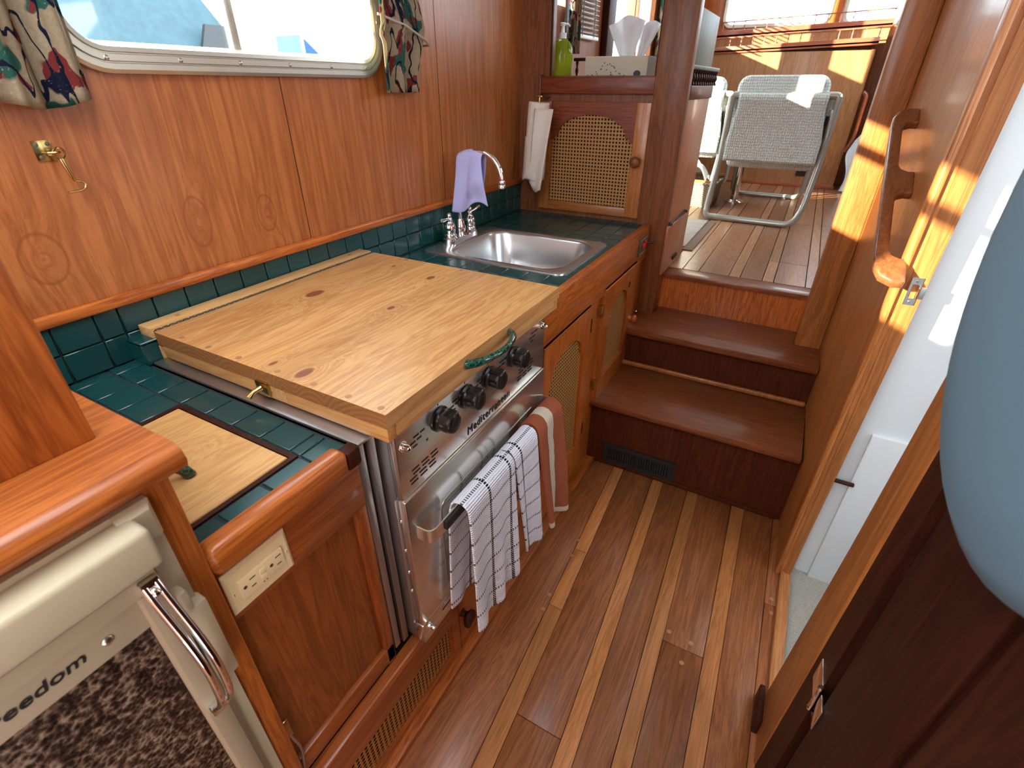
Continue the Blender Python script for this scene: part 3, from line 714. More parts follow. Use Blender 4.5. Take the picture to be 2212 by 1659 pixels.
obj('handle_bolt', MB().lathe((-.458, .106, .872), [(.0055, 0), (.0055, .003), (.003, .006), (.001, .0065)], 14, (1, 0, .2)), M_chrome, dr)

def text(name, s, size, mat, par, origin, udir, vdir, sx=1, bold=0, space=1.0, ext=.0003, shear=0):
    cu = bpy.data.curves.new(name, 'FONT'); cu.body = s; cu.size = size; cu.extrude = ext; cu.offset = bold; cu.space_character = space; cu.shear = shear
    to = bpy.data.objects.new(name+'_c', cu); C.objects.link(to)
    bpy.context.view_layer.update()
    me = bpy.data.meshes.new_from_object(to.evaluated_get(bpy.context.evaluated_depsgraph_get())); bpy.data.objects.remove(to)
    U, Vv = Vector(udir).normalized(), Vector(vdir).normalized(); W = U.cross(Vv); O = Vector(origin)
    for v in me.vertices: v.co = O+U*(v.co.x*sx)+Vv*v.co.y+W*(v.co.z+ext)
    me.materials.clear(); me.materials.append(mat); me.name = name
    o = bpy.data.objects.new(name, me); C.objects.link(o)
    if par is not None:
        o.parent = par; p = par; off = Vector((0, 0, 0))
        while p is not None: off += Vector(p.location); p = p.parent
        o.location = -off
    return o
text('lettering', 'Freedom', .0185, M_txt, dr, (-.4708, -.0405, .8422), (0, 1, 0), (0, 0, 1), 1.19, .0002, 1.02, shear=.18)

# ------------------------------------------------ stove
sv = thing('stove', (-.75, .73, .28), 'stainless steel gas stove with black knobs and a towel-hung oven door', 'stove')
obj('body', MB().box(-1.03, -.476, .458, .998, .29, .828), M_steelz, sv)
cp = obj('control_panel', MB().box(-.477, -.460, .455, 1.0, .692, .834, .003), M_steel, sv)
XF = -.4598
slots = []
for (y, z, n_) in ((.498, .738, 4), (.882, .745, 4)):
    for r_ in range(n_):
        for q in range(3): slots.append((y+q*.026-r_*.004+(.006 if r_ % 2 else 0)-.012, z-r_*.0085, .019))
for (y, z) in ((.495, .800), (.608, .806), (.692, .806), (.780, .806), (.925, .812)):
    for q, (dy, dz, ln) in enumerate(((.004, 0, .014), (.022, 0, .012), (-.006, -.009, .014), (.012, -.009, .012), (0, -.018, .012))): slots.append((y+dy, z+dz, ln))
for y, z, ln in slots: obj('vent_slot', MB().box(XF-.001, XF+.0004, y, y+ln, z-.0014, z+.0014), M_dk, cp)
ZK = .796
for y in (.570, .654, .737, .838):
    m = MB().lathe((XF, y, ZK), [(.0245, 0), (.0245, .004), (.020, .007), (.0185, .012)], 28, (1, 0, 0))
    k_ = obj('knob', m, M_black, sv)
    gp = [(.020*math.cos(math.radians(a_)), .020*math.sin(math.radians(a_))) for a_ in range(-230, 51, 20)]
    pts = [(y+a_, ZK+b_) for a_, b_ in gp]+[(y+.0125, ZK+.0195), (y-.0125, ZK+.0195)]
    g2 = lambda s, x: [(x, y+(p[0]-y)*s, ZK+(p[1]-ZK)*s) for p in pts]
    obj('grip', MB().loft([g2(.93, XF+.010), g2(1, XF+.014), g2(1, XF+.030), g2(.90, XF+.035), g2(.78, XF+.0362)], cap0=True, cap1=True), M_black, k_, 50)
    obj('dial_mark', MB().box(XF-.0002, XF+.0003, y-.0008, y+.0008, ZK+.027, ZK+.032), M_txt, cp)
    if y < .8:
        text('lettering', 'OFF', .0075, M_txt, cp, (XF+.0001, y-.008, ZK+.033), (0, 1, 0), (0, 0, 1))
        text('lettering', 'L', .0075, M_txt, cp, (XF+.0001, y+.012, ZK-.036), (0, 1, 0), (0, 0, 1))
        text('lettering', 'H', .0075, M_txt, cp, (XF+.0001, y-.040, ZK-.024), (0, 1, 0), (0, 0, 1))
    else: text('lettering', 'OVEN', .0075, M_txt, cp, (XF+.0001, y-.012, ZK+.033), (0, 1, 0), (0, 0, 1))
text('lettering', 'Mediterranean', .0265, M_txt, cp, (XF+.0001, .654, .7025), (0, 1, 0), (0, 0, 1), .98, 0, 1.12, shear=.1)
for y, z in ((.472, .80), (.985, .812)):
    n_ = obj('acorn_nut', MB().lathe((XF, y, z), [(.0068, 0), (.0068, .004), (.0058, .005), (.0058, .010), (.0045, .0145), (.001, .0165)], 16, (1, 0, 0)), M_chrome, sv)
    obj('washer', MB().lathe((XF, y, z), [(.0095, 0), (.0095, .0012)], 18, (1, 0, 0)), M_chrome, n_)
od = obj('oven_door', MB().box(-.478, -.456, .455, 1.0, .347, .6895, .003), M_steel, sv)
obj('door_edge', MB().box(-.4785, -.477, .452, .456, .347, .688), M_steelz, od)
obj('oven_window', MB().poly(rrect(.57, .92, .405, .575, .012, 4), 'yz', -.4562, -.4552), M_black, od)
obj('window_bead', MB().poly(rrect(.545, .945, .375, .612, .02, 5), 'yz', -.4564, -.4548, holes=[rrect(.549, .941, .379, .608, .018, 5)]), M_steelz, od)
P = fillet([(-.456, .474, 0), (-.422, .474, 0), (-.422, .986, 0), (-.456, .986, 0)], .018, 6); Q = fillet([(-.456, .4765, 0), (-.4242, .4765, 0), (-.4242, .9835, 0), (-.456, .9835, 0)], .0155, 6)
obj('towel_bar', MB().poly([(p.x, p.y) for p in P]+[(p.x, p.y) for p in Q[::-1]], 'xy', .588, .618), M_steel, od, 30)
obj('bar_grip', MB().box(-.4222, -.4165, .512, .95, .592, .614, .0025), M_rubber, od)
for z in (.64, .565, .505, .45): obj('rivet', MB().lathe((-.4725, .4552, z), [(.0035, 0), (.0035, .0015), (.0015, .003)], 10, (0, -1, 0)), M_screw, od)
lp = obj('kick_panel', MB().box(-.478, -.456, .455, 1.0, .287, .345, .002), M_steel, sv)
obj('slot', MB().box(-.4562, -.4554, .52, .575, .318, .3215), M_dk, lp)
obj('acorn_nut', MB().lathe((-.456, .474, .326), [(.0068, 0), (.0068, .004), (.0055, .005), (.0055, .011), (.004, .015), (.001, .0165)], 16, (1, 0, 0)), M_chrome, lp)
ss = thing('stove_surround', (-.6, .42, .3), 'bare steel trim strips around the side of the stove', 'trim')
obj('strip', MB().box(-.52, -.4995, .4135, .428, .295, .830, .001), M_steelz, ss)
obj('strip', MB().box(-.54, -.507, .428, .437, .295, .830), M_dk, ss)  # gap between the steel strips, its shade built as a black piece
obj('strip', MB().box(-.52, -.500, .437, .4525, .285, .832, .001), M_steelz, ss)
obj('top_strip', MB().box(-1.03, -.493, .4125, .4525, .8265, .8315, .001), M_steelz, ss)
obj('right_strip', MB().box(-.53, -.495, 1.004, 1.034, .27, .83, .001), M_steelz, ss)

# ------------------------------------------------ pine stove cover
pb = thing('pine_stove_cover', (-.75, .74, .85), 'large hinged pine board lying over the stove as a worktop', 'board')
sx_ = [-1.0265, -.93, -.835, -.73, -.64, -.545, -.4465]
for i, (a, b_) in enumerate(zip(sx_, sx_[1:])):
    obj('stave', MB().box(a, b_, .432, 1.046, .864, .890), M_pine, pb)
obj('end_rail', MB().box(-1.02, -.449, .4335, .452, .836, .864, .002), M_pinex, pb)
obj('end_rail', MB().box(-1.02, -.449, 1.022, 1.044, .836, .864, .002), M_pinex, pb)
obj('front_rail', MB().box(-.470, -.4475, .452, 1.022, .838, .864, .003), M_piney, pb)
obj('hinge_strip', MB().box(-1.081, -1.0365, .432, 1.046, .858, .8935, .002), M_piney, pb)
obj('hinge_foot', MB().box(-1.078, -1.030, .434, .458, .826, .858, .002), M_pinex, pb)
hn = obj('piano_hinge', MB().box(-1.0365, -1.0265, .436, 1.044, .858, .8885), M_black, pb)
for k in range(44): obj('knuckle', MB().box(-1.0355, -1.0275, .438+k*.0138, .438+k*.0138+.0118, .888, .8912, .001, 1), M_brzplate, hn)
p0 = None
for x, y, z in [(-1.06, .50, .8935), (-1.06, .985, .8935)]+[(x, .4435, .890) for x in (-.955, -.875, -.79, -.69, -.605, -.53, -.465)]+[(x, 1.036, .890) for x in (-.9, -.72, -.55)]:
    if p0 is None: p0 = obj('plug', MB().lathe((0, 0, -.001), [(.0055, 0), (.0055, .0012), (.004, .0014)], 14), M_plug, pb); off0 = p0.location.copy()
    q = p0 if p0.location == off0 and x == -1.06 and y == .5 else dupl(p0, 'plug', (0, 0, 0), pb)
    q.location = off0+Vector((x, y, z))
lt = obj('latch', MB().box(-.738, -.706, .427, .4337, .841, .869, .003), M_brass, pb)
obj('latch_lever', MB().tube([(-.722, .428, .858), (-.727, .415, .854), (-.731, .408, .846)], [.005, .004, .006], 10), M_brass, lt)
obj('inlay', MB().box(-.700, -.668, .4328, .4338, .841, .868), M_piney, pb)
marble_pull('pull', (-.448, .642, .872), (-.448, .802, .872), (.034, 0, .004), pb)

# ------------------------------------------------ cabinets under the sink
rcab = thing('sink_cabinet', (-.75, 1.5, 0), 'teak cabinet under the sink with two arched cane doors', 'cabinet')
obj('carcass', MB().box(-1.085, -.512, 1.036, 2.05, 0, .62), M_dk, rcab)  # near-black fill; blocks light and darkens the view through the cane
fo = [rect(1.075, 1.39, .11, .69), rect(1.545, 1.87, .30, .70)]
obj('face_frame', MB().poly([(1.035, .0), (1.55, .0), (1.55, .2), (2.03, .2), (2.03, .70), (1.035, .70)], 'yz', -.512, -.500, holes=fo), M_tz, rcab)
def cane_door(y0, y1, z0, z1, a0, a1, b0, bs_, bt, label):
    d = obj('door', MB().poly(rect(y0, y1, z0, z1), 'yz', -.500, -.482, holes=[archpoly(a0, a1, b0, bs_, bt, .010)]), M_tz, rcab, label=label)
    obj('top_edge_bead', MB().box(-.500, -.4795, y0, y1, z1-.008, z1, .003), M_ty, d)
    obj('cane', cane_mesh('yz', -.492, a0-.004, a1+.004, b0-.004, bt+.004, .0118), M_cane, d, kind='stuff')
    return d
dA = cane_door(1.052, 1.400, .085, .712, 1.095, 1.352, .185, .565, .650, 'arched cane door next to the stove')
dB = cane_door(1.522, 1.888, .268, .722, 1.580, 1.808, .365, .585, .662, 'arched cane door next to the steps')
knob_turned(dB, (-.482, 1.852, .50), (1, 0, 0), M_tz, 1.0)
obj('finger_notch', MB().lathe((-.4835, 1.80, .655), [(.012, 0), (.012, .002)], 14, (1, 0, 0)), M_dk, dB)
for d_, y, z in ((dB, 1.517, .65), (dB, 1.517, .36), (dA, 1.404, .64), (dA, 1.404, .235)):
    obj('hinge', MB().lathe((-.484, y, z-.022), [(.004, 0), (.004, .044)], 10).box(-.499, -.4845, y-.012, y+.012, z-.020, z+.020, .001), M_brass if d_ == dB else M_dark, d_)
swp = thing('switch_panel', (-.488, 1.94, .77), 'small dark switch panel with red rocker on the counter apron', 'switch')
obj('plate', MB().box(-.489, -.4835, 1.882, 1.992, .738, .802, .001), M_brzplate, swp)
obj('rocker', MB().box(-.4838, -.476, 1.912, 1.935, .762, .782, .003), M_red, swp)
obj('rocker', MB().box(-.4838, -.478, 1.950, 1.968, .764, .786, .002), M_red, swp)
obj('toggle', MB().lathe((-.4835, 1.972, .772), [(.007, 0), (.007, .006), (.004, .008), (.0045, .026), (.003, .028)], 12, (1, .2, .1)), M_black, swp)
for z in (.7425, .7965): obj('gold_line', MB().box(-.4836, -.4832, 1.888, 1.986, z, z+.0016), M_gold, swp)
# ------------------------------------------------ sink and faucet
sk = thing('sink', (-.78, 1.49, ZC), 'brushed steel drop-in sink with rounded corners', 'sink')
def ring(z, a0, a1, b0, b1, r): return [(p[0], p[1], z) for p in rrect(a0, a1, b0, b1, r, 8)]
O = (-1.056, -.543, 1.293, 1.690); I = (-.982, -.577, 1.322, 1.662)
def ins(R, d): return (R[0]+d, R[1]-d, R[2]+d, R[3]-d)
m = MB().loft([ring(.8245, *O, .03), ring(.8285, *ins(O, .001), .03), ring(.8305, *ins(O, .005), .03), ring(.8300, *ins(I, -.006), .078), ring(.8275, *ins(I, -.001), .073),
               ring(.820, *ins(I, .003), .07), ring(.74, *ins(I, .012), .075), ring(.70, *ins(I, .02), .08), ring(.685, *ins(I, .04), .09), ring(.68, *ins(I, .08), .08), ring(.678, *ins(I, .15), .015)], cap1=True)
obj('bowl', m, M_sink, sk, 45)
obj('drain', MB().lathe((-.78, 1.49, .678), [(.036, 0), (.036, .002), (.028, .003), (.024, .001), (.001, .001)], 20), M_chrome, sk)
fa = thing('faucet', (-1.02, 1.475, .83), 'chrome two-handle faucet with a high curved spout behind the sink', 'faucet')
obj('deck_plate', MB().poly(rrect(-1.045, -.995, 1.385, 1.565, .024, 6), 'xy', .829, .848), M_chrome, fa, 30)
bell = [(.026, 0), (.027, .004), (.023, .010), (.019, .014), (.0205, .018), (.0205, .022), (.017, .026), (.0195, .034), (.0195, .046), (.0165, .054), (.011, .060), (.009, .066), (.010, .070), (.010, .074), (.007, .078), (.0085, .084), (.006, .090), (.001, .093)]
for y, dy in ((1.412, -1), (1.538, 1)):
    hdl = obj('handle', MB().lathe((-1.02, y, .840), bell, 20), M_chrome, fa, 50)
    P = [(-1.02, y, .912), (-1.018, y+dy*.02, .915), (-1.012, y+dy*.052, .918+.006*(dy > 0))]
    obj('lever', MB().tube(P, [.0045, .0042, .0062], 10), M_chrome, hdl)
obj('spout_base', MB().lathe((-1.02, 1.475, .845), [(.021, 0), (.021, .006), (.0165, .012), (.018, .020), (.018, .030), (.0145, .040), (.012, .050), (.0095, .056)], 20), M_chrome, fa, 50)
P = [(-1.02, 1.475, .89), (-1.02, 1.475, .96), (-1.02, 1.475, 1.02)]+[(-.935+.085*math.cos(math.radians(a)), 1.475, 1.035+.085*math.sin(math.radians(a))) for a in range(180, -1, -12)]
sp = obj('spout', MB().tube(P, .0082, 14), M_chrome, fa, 60)
obj('aerator', MB().lathe((-.85, 1.475, 1.038), [(.010, 0), (.0115, -.004), (.0115, -.010), (.010, -.012), (.0115, -.014), (.0115, -.022), (.009, -.024)], 18), M_chrome, sp)
# cleaning cloth over the spout
def clothf(u, v):
    s = (v-.5)*2                      # -1 back hem .. 1 front hem
    xt = -1.012+.095*u
    if s > 0: x = xt+(-.022+.052*u)*s*s+.006*math.sin(6*u)*s; L = .178+.02*math.sin(5*u+.6)
    else: x = xt+(-.035+.01*u)*s*s; L = .155
    zt = 1.122-.012*(abs(u-.55)*2)**2
    a = abs(s); yy = 1.475-(.014*min(1, a*9)+.012*a+.006*math.sin(9*u+3*a)*a)*(1 if s > 0 else -1)
    z = zt-L*max(0, a-.05) if a > .05 else zt+.002
    return (x, yy, z, x, z)
cl = solo('cleaning_cloth', MB().grid(20, 40, clothf), M_lav, 'lavender microfibre cloth with grey stains draped over the faucet spout', 'cloth', angle=180); mods(cl, .004, 1)
# ------------------------------------------------ towels on the oven bar
def towel(name, y0, y1, zf, zb, mat, label, group=None, dx=0, skew=0, back=-.0, th=.005, amp=.006, ph=0, ufun=None, nfold=2.2, hemslope=0):
    def fn(u, v):
        w = y1-y0; Lb, Lf, Rr = .600-zb, .600-zf, .022
        tot = Lb+math.pi*Rr+Lf; s = v*tot; y = y0+u*w
        if s < Lb: x, z, k = -.4195-Rr, zb+s, (Lb-s)/Lb; y += back*(1-s/Lb)**.5*1.0
        elif s < Lb+math.pi*Rr:
            t = (s-Lb)/Rr; x, z, k = -.4195-Rr*math.cos(t), .600+Rr*math.sin(t), 0
        else: q = (s-Lb-math.pi*Rr); x, z, k = -.4195+Rr+dx*q/Lf, .600-q*(1+hemslope*(u-.5)), q/Lf
        y += skew*k*(1 if s > Lb else 0)
        x += amp*math.sin(u*nfold*2*math.pi+ph)*(k**.7)*(1 if s > Lb else .3)+amp*.35*math.sin(u*17+ph*2+k*4)*k
        return (x, y, z, u*w+ph*.03, tot-s)
    o = tag(obj(name, MB().grid(36, 60, fn), mat, None, 180), label, 'towel', group); mods(o, th, 1); return o
towel('checked_towel', .556, .735, .262, .31, M_check, 'white dish towel with black checks hanging at the latch end of the oven bar', dx=.016, skew=-.012, back=-.022, amp=.007, ph=.4, hemslope=-.03)
towel('checked_towel', .739, .845, .262, .31, M_check, 'white checked dish towel pressed against the rust striped towel', dx=.012, skew=.035, back=-.02, amp=.005, ph=2.0, nfold=1.2, hemslope=.12)
towel('terry_towel', .850, .978, .262, .40, M_terry, 'thick rust and cream striped terry towel on the oven bar', dx=.02, skew=.03, th=.011, amp=.013, ph=1.2, nfold=1.1, hemslope=.1)
# ------------------------------------------------ paper towels
pt = thing('paper_towel_holder', (-.975, 1.985, .95), 'half-used roll of paper towels on a brass rod beside the cane door', 'paper towel')
ax = Vector((-.018, 0, -.28)).normalized(); top = Vector((-.972, 1.982, 1.246))
obj('roll', MB().lathe(top, [(.012, .001), (.038, 0), (.041, .003), (.042, .03), (.043, .14), (.044, .25), (.043, .277), (.040, .28), (.012, .279)], 32, ax), M_paper, pt, 50)
def sheet(u, v):
    x = -.990+.052*u+.028*(1-v)*(u) - .016*v; z = 1.225-(.305-.045*(1-u)+.02*math.sin(4*u))*v
    y = 1.937-.004*math.sin(7*u+2*v)-.010*v*(1-u)*0+.0
    return (x+.02, y-.004*math.sin(3*v), z, u, v)
mods(obj('loose_sheet', MB().grid(10, 14, sheet), M_paper, pt, 180), .0012)
def flare(u, v):
    a = math.radians(150+170*u); r = .0455+.020*v*v*(.5+.5*math.sin(3*a))
    c = top+ax*(.12+.155*v); return (c.x+r*math.cos(a), c.y+r*math.sin(a), c.z-.006*math.sin(5*a)*v, u, v)
mods(obj('outer_sheet', MB().grid(24, 8, flare), M_paper, pt, 180), .0012)
obj('rod', MB().tube([tuple(top-ax*.016), tuple(top+ax*.30)], .005, 10), M_brass, pt)
obj('bracket', MB().box(-.985, -.959, 1.976, 2.054, 1.262, 1.268, .001), M_brass, pt)
obj('lower_bracket', MB().box(-1.003, -.979, 1.976, 2.054, .944, .950, .001), M_brass, pt)
# ------------------------------------------------ cane door in the bulkhead
bd = thing('bulkhead_cupboard_door', (-.77, 2.04, 1.04), 'arched cane cupboard door in the dark bulkhead above the counter', 'door')
obj('stile', MB().box(-.990, -.945, 2.034, 2.053, .845, 1.249, .002), M_cany, bd)
ss_ = obj('stile', MB().box(-.603, -.549, 2.034, 2.053, .845, 1.249, .002), M_cany, bd)
obj('bottom_rail', MB().box(-.945, -.603, 2.0345, 2.053, .845, .879, .0015), M_canx, bd)
ap = archpoly(-.945, -.603, .879, 1.112, 1.206, .016)
obj('top_rail', MB().poly([(-.603, 1.249), (-.945, 1.249)]+ap[::-1][:-2][0:], 'xz', 2.0345, 2.053), M_bx, bd)
obj('cane', cane_mesh('xz', 2.046, -.95, -.598, .874, 1.21, .0131), M_cane, bd, kind='stuff')
obj('backing', MB().box(-.96, -.59, 2.0525, 2.0538, .868, 1.215), M_dk, bd)  # black sheet stands for the shade inside the cupboard
knob_turned(bd, (-.578, 2.034, 1.053), (0, -1, 0), M_bz, 1.25)
fd = thing('niche_fiddle', (-.77, 2.05, 1.3), 'dark teak fiddle board across the foot of the open niche', 'shelf rail')
obj('board', MB().box(-1.0, -.541, 2.034, 2.053, 1.274, 1.331, .004), M_bx, fd)
for x in (-1.0, -.547): obj('bracket', MB().box(x, x+.008, 2.028, 2.0535, 1.262, 1.338, .003), M_bz, fd)
for a, b_ in ((-.964, -.957), (-.556, -.549)): obj('bead', MB().box(a, b_, 2.046, 2.0535, 1.332, 1.76, .002), M_dark, fd)
# ------------------------------------------------ niche and what stands in it
nsh = thing('niche_shelf', (-.77, 2.19, 1.32), 'dark shelf in the niche with a turned baluster rail at its back', 'shelf')
obj('board', MB().box(-.97, -.545, 2.0785, 2.31, 1.306, 1.3265), M_bx, nsh)
obj('rail', MB().box(-.97, -.545, 2.288, 2.304, 1.388, 1.400, .003), M_dark, nsh)
for k in range(9):
    x = -.955+k*.049; obj('baluster', MB().lathe((x, 2.296, 1.3265), [(.006, 0), (.006, .006), (.0035, .012), (.007, .024), (.007, .030), (.0035, .042), (.006, .054), (.006, .0615)], 10), M_dark, nsh)
sb = thing('soap_bottle', (-.962, 2.15, 1.3265), 'clear bottle of yellow-green soap with a pump', 'soap bottle')
obj('bottle', MB().lathe((-.962, 2.15, 1.3265), [(.040, 0), (.0425, .003), (.0425, .085), (.040, .100), (.033, .116), (.022, .127), (.014, .131)], 28), M_soap, sb, 60)
pm = obj('pump_collar', MB().lathe((-.962, 2.15, 1.457), [(.015, 0), (.015, .018), (.007, .020), (.005, .040)], 18), M_clear, sb)
obj('nozzle', MB().lathe((-.962, 2.15, 1.497), [(.009, 0), (.010, .004), (.011, .010), (.009, .011)], 14).tube([(-.962, 2.15, 1.503), (-.935, 2.14, 1.501), (-.928, 2.138, 1.495)], .003, 8), M_clear, pm, 50)
tbx = thing('tissue_box', (-.72, 2.17, 1.3265), 'beige tissue box with navy leaf print and a white tissue sticking up', 'tissue box')
obj('carton', MB().box(-.846, -.604, 2.112, 2.225, 1.3265, 1.395, .001, 1), M_box, tbx)
rnd = random.Random(3)
for k in range(26):
    x = -.835+.15*rnd.random(); h = max(0, .05-abs(x+.76)*.65); z = 1.3285+h*rnd.random()
    obj('leaf_print', MB().lathe((x, 2.1125, z+.004), [(.0022, 0), (.0022, .0006)], 8, (0, -1, 0)), M_navy, tbx)
obj('oval_print', MB().poly([(-.640+.0135*math.cos(a), 1.3395+.0105*math.sin(a)) for a in [k*math.pi/10 for k in range(20)]], 'xz', 2.1114, 2.112), M_navy, tbx)
def tis(ph, w, h, x0, lean):
    def fn(u, v): return (x0+(u-.5)*w*(.45+.75*v)+lean*v, 2.165+.014*math.sin(u*9+ph)*(.4+v)+.012*ph*v, 1.394+h*v*(1-.35*abs(u-.6)), u, v)
    return fn
for a in (tis(.3, .12, .128, -.705, -.012), tis(1.3, .07, .112, -.650, .022)): mods(obj('tissue', MB().grid(14, 8, a), M_tissue, tbx, 180), .0008, 1)
# ------------------------------------------------ curtains, hook
def curtain(name, f, label, ps, w_uv):
    o = solo(name, MB().grid(60, 40, f), M_curt, label, 'curtain', angle=180); mods(o, .0015); return o
def cl_f(u, v):
    z = 1.272+.50*v+.006*math.sin(8*u)*(1-v); y = .335+.165*u+.012*(v-.2)*u-.010*(1-v)*(1-u)
    x = -1.064+.014*math.sin(u*16.5+.6)+.005*math.sin(u*37)+.008*(1-v)*u
    return (x, y, z, u*.42, z)
curtain('window_curtain', cl_f, 'patterned green and navy curtain beside the brass hook', 4, 0)
def cr_f(u, v):
    z = 1.282+.47*v; t = max(0, 1-abs(z-1.435)/.10)
    y = 1.197+.165*u+.022*v*u+.040*t*u*u+.01*v; x = -1.066+.013*math.sin(u*15+1.0)+.012*(1-u)+.010*t*math.sin(3*u)-.010*max(0, 1-abs(z-1.415)/.02)*(1-u)
    return (x, y, z, u*.42+.9, z)
curtain('window_curtain', cr_f, 'patterned curtain tied back at the bulkhead end of the window', 4, 0)
solo('curtain_tie', MB().tube([(-1.05, 1.20, 1.455), (-1.038, 1.29, 1.438), (-1.036, 1.37, 1.41), (-1.06, 1.42, 1.40), (-1.09, 1.43, 1.40)], .003, 8), M_rugl, 'thin cord tying the curtain at the bulkhead end of the window', 'cord')
bh = thing('brass_hook', (-1.09, .41, 1.2), 'swinging brass cabin hook on the teak wall below the window', 'hook')
obj('plate', MB().box(-1.095, -1.0925, .396, .4225, 1.192, 1.2225, .0006), M_brass, bh)
for y, z in ((.4015, 1.216), (.417, 1.2165), (.4025, 1.1975)): obj('screw', MB().lathe((-1.0925, y, z), [(.0033, 0), (.0033, .0006), (.002, .0012)], 12, (1, 0, 0)), M_aludk, bh)
obj('staple', MB().tube([(-1.093, .406, 1.2045)]+arc((-1.086, .412), .008, 90, -90, 6, 'xy', 1.2045)[0:0]+[(-1.08, .409, 1.2045), (-1.076, .417, 1.2045), (-1.081, .425, 1.2045), (-1.093, .4225, 1.2045)], .0019, 8), M_brass, bh)
obj('eye', MB().tube([(-1.079+.003*math.sin(a), .4225+.008*math.cos(a), 1.2025+.0085*math.sin(a)) for a in [k*math.pi/8 for k in range(16)]], .0018, 8, closed=True), M_brass, bh)
hk = [(-1.079, .4225, 1.1945), (-1.078, .4235, 1.185), (-1.077, .426, 1.168), (-1.077, .428, 1.160)]+[(-1.077+.004*k/6, .4285+.0115*math.sin(math.radians(30*k)), 1.1525+.0075*math.cos(math.radians(30*k))) for k in range(0, 7)]+[(-1.073, .418, 1.1445), (-1.073, .411, 1.1445)]
obj('hook_arm', MB().tube(hk, [.0032, .0034, .0026, .0022]+[.002]*(len(hk)-4), 10), M_brass, bh)
# ------------------------------------------------ grab rail, strike plate, small black catch
A, B_ = Vector((.2135, 1.785, 1.245)), Vector((.2305, 1.245, .950)); L = (B_-A).length; S_ = (B_-A).normalized(); Nn = Vector((-1, -.03, 0)).normalized(); Nn = (Nn-S_*Nn.dot(S_)).normalized(); T_ = S_.cross(Nn)
H = .058
def cut(s0, s1): return [(s0, -.002), (s0-.002, .012), (s0+.006, .026), (s0+.022, .032), (s1-.022, .032), (s1-.006, .026), (s1+.002, .012), (s1, -.002)]
prof = [(0, -.002)]+[(.062, -.002)][:0]+cut(.062, .255)+cut(.335, .545)+[(L, -.002), (L+.002, .02), (L-.012, .044), (L-.04, H-.003), (L-.07, H), (.07, H), (.04, H-.003), (.012, .044), (-.002, .02)]
gr = MB(); th = .011
lo = [gr.bm.verts.new(A+S_*s+Nn*n_-T_*th) for s, n_ in prof]; hi = [gr.bm.verts.new(A+S_*s+Nn*n_+T_*th) for s, n_ in prof]
gr.bm.faces.new(lo[::-1]); gr.bm.faces.new(hi)
for i in range(len(prof)): j = (i+1) % len(prof); gr.bm.faces.new((lo[i], lo[j], hi[j], hi[i]))
bmesh.ops.recalc_face_normals(gr.bm, faces=gr.bm.faces[:])
es = [e for e in gr.bm.edges if len(e.link_faces) == 2 and e.calc_face_angle() > 1.2]
bmesh.ops.bevel(gr.bm, geom=es, offset=.006, segments=3, profile=.5, affect='EDGES')
M_rail = wood('grab_rail_teak', (.22, .072, .024), (.12, .036, .012), 'y', .3, coat=.5)
solo('grab_rail', gr, M_rail, 'shaped teak grab rail on the wall beside the steps', 'handrail', angle=50)
sk2 = thing('strike_plate', (.262, 1.296, .93), 'small steel strike plate on the door jamb', 'strike plate')
obj('plate', MB().poly(rect(.2515, .2715, .897, .957), 'xz', 1.2945, 1.2968, holes=[rect(.256, .267, .912, .942)]), M_chrome, sk2)
obj('lip', MB().box(.268, .281, 1.288, 1.2968, .914, .940, .001), M_chrome, sk2)
for z in (.9045, .9495): obj('screw', MB().lathe((.2615, 1.2947, z), [(.0028, 0), (.0028, .0006), (.0015, .001)], 12, (0, -1, 0)), M_screw, sk2)
solo('door_catch', MB().box(.206, .2225, 1.56, 1.66, 1.492, 1.505, .004), M_black, 'small black catch high on the teak wall above the grab rail', 'catch')
# ------------------------------------------------ saloon cabinet beside the steps
sc_ = thing('saloon_cabinet', (-.74, 2.28, .62), 'teak saloon cabinet behind the corner post with a low side door', 'cabinet')
M_scp = wood('saloon_cabinet_teak', (.50, .185, .085), (.29, .095, .04), 'z')
obj('carcass', MB().box(-1.045, -.452, 2.32, 2.49, .61, 1.262), M_scp, sc_)
obj('side_panel', MB().box(-.452, -.434, 2.079, 2.495, .462, 1.262, .002), M_scp, sc_)
obj('cap', MB().box(-.458, -.428, 2.0785, 2.505, 1.258, 1.302, .003), M_bx, sc_)
dd = obj('side_door', MB().box(-.434, -.421, 2.046, 2.412, .628, .822, .003), M_scp, sc_)
for y in (2.09, 2.37):
    obj('latch', MB().lathe((-.427, y, .822), [(.007, 0), (.009, .003), (.007, .010), (.002, .012)], 12), M_vent, dd)
obj('latch_rod', MB().tube([(-.427, 2.09, .827), (-.427, 2.37, .827)], .003, 8), M_vent, dd)
obj('finger_pull', MB().box(-.4225, -.414, 2.205, 2.275, .652, .668, .003), M_dark, dd)
br = thing('baluster_rail', (-.445, 2.33, 1.30), 'short turned baluster rail on top of the saloon cabinet', 'rail')
obj('top_rail', MB().box(-.457, -.437, 2.055, 2.64, 1.352, 1.366, .004), M_grey, br)  # pale sheen on the rail put into its grey colour
for k in range(13):
    obj('baluster', MB().lathe((-.447, 2.075+k*.045, 1.302), [(.008, 0), (.008, .006), (.0045, .012), (.009, .022), (.009, .028), (.0045, .038), (.008, .046), (.008, .051)], 10), M_dark, br)
gp = thing('grey_board', (-.455, 2.32, 1.366), 'grey-green board standing on the baluster rail', 'board')
obj('panel', MB().box(-.462, -.450, 2.15, 2.505, 1.3665, 1.532, .001), M_grey, gp)
obj('edge_strip', MB().box(-.464, -.448, 2.139, 2.150, 1.3665, 1.535, .002), M_white, gp)
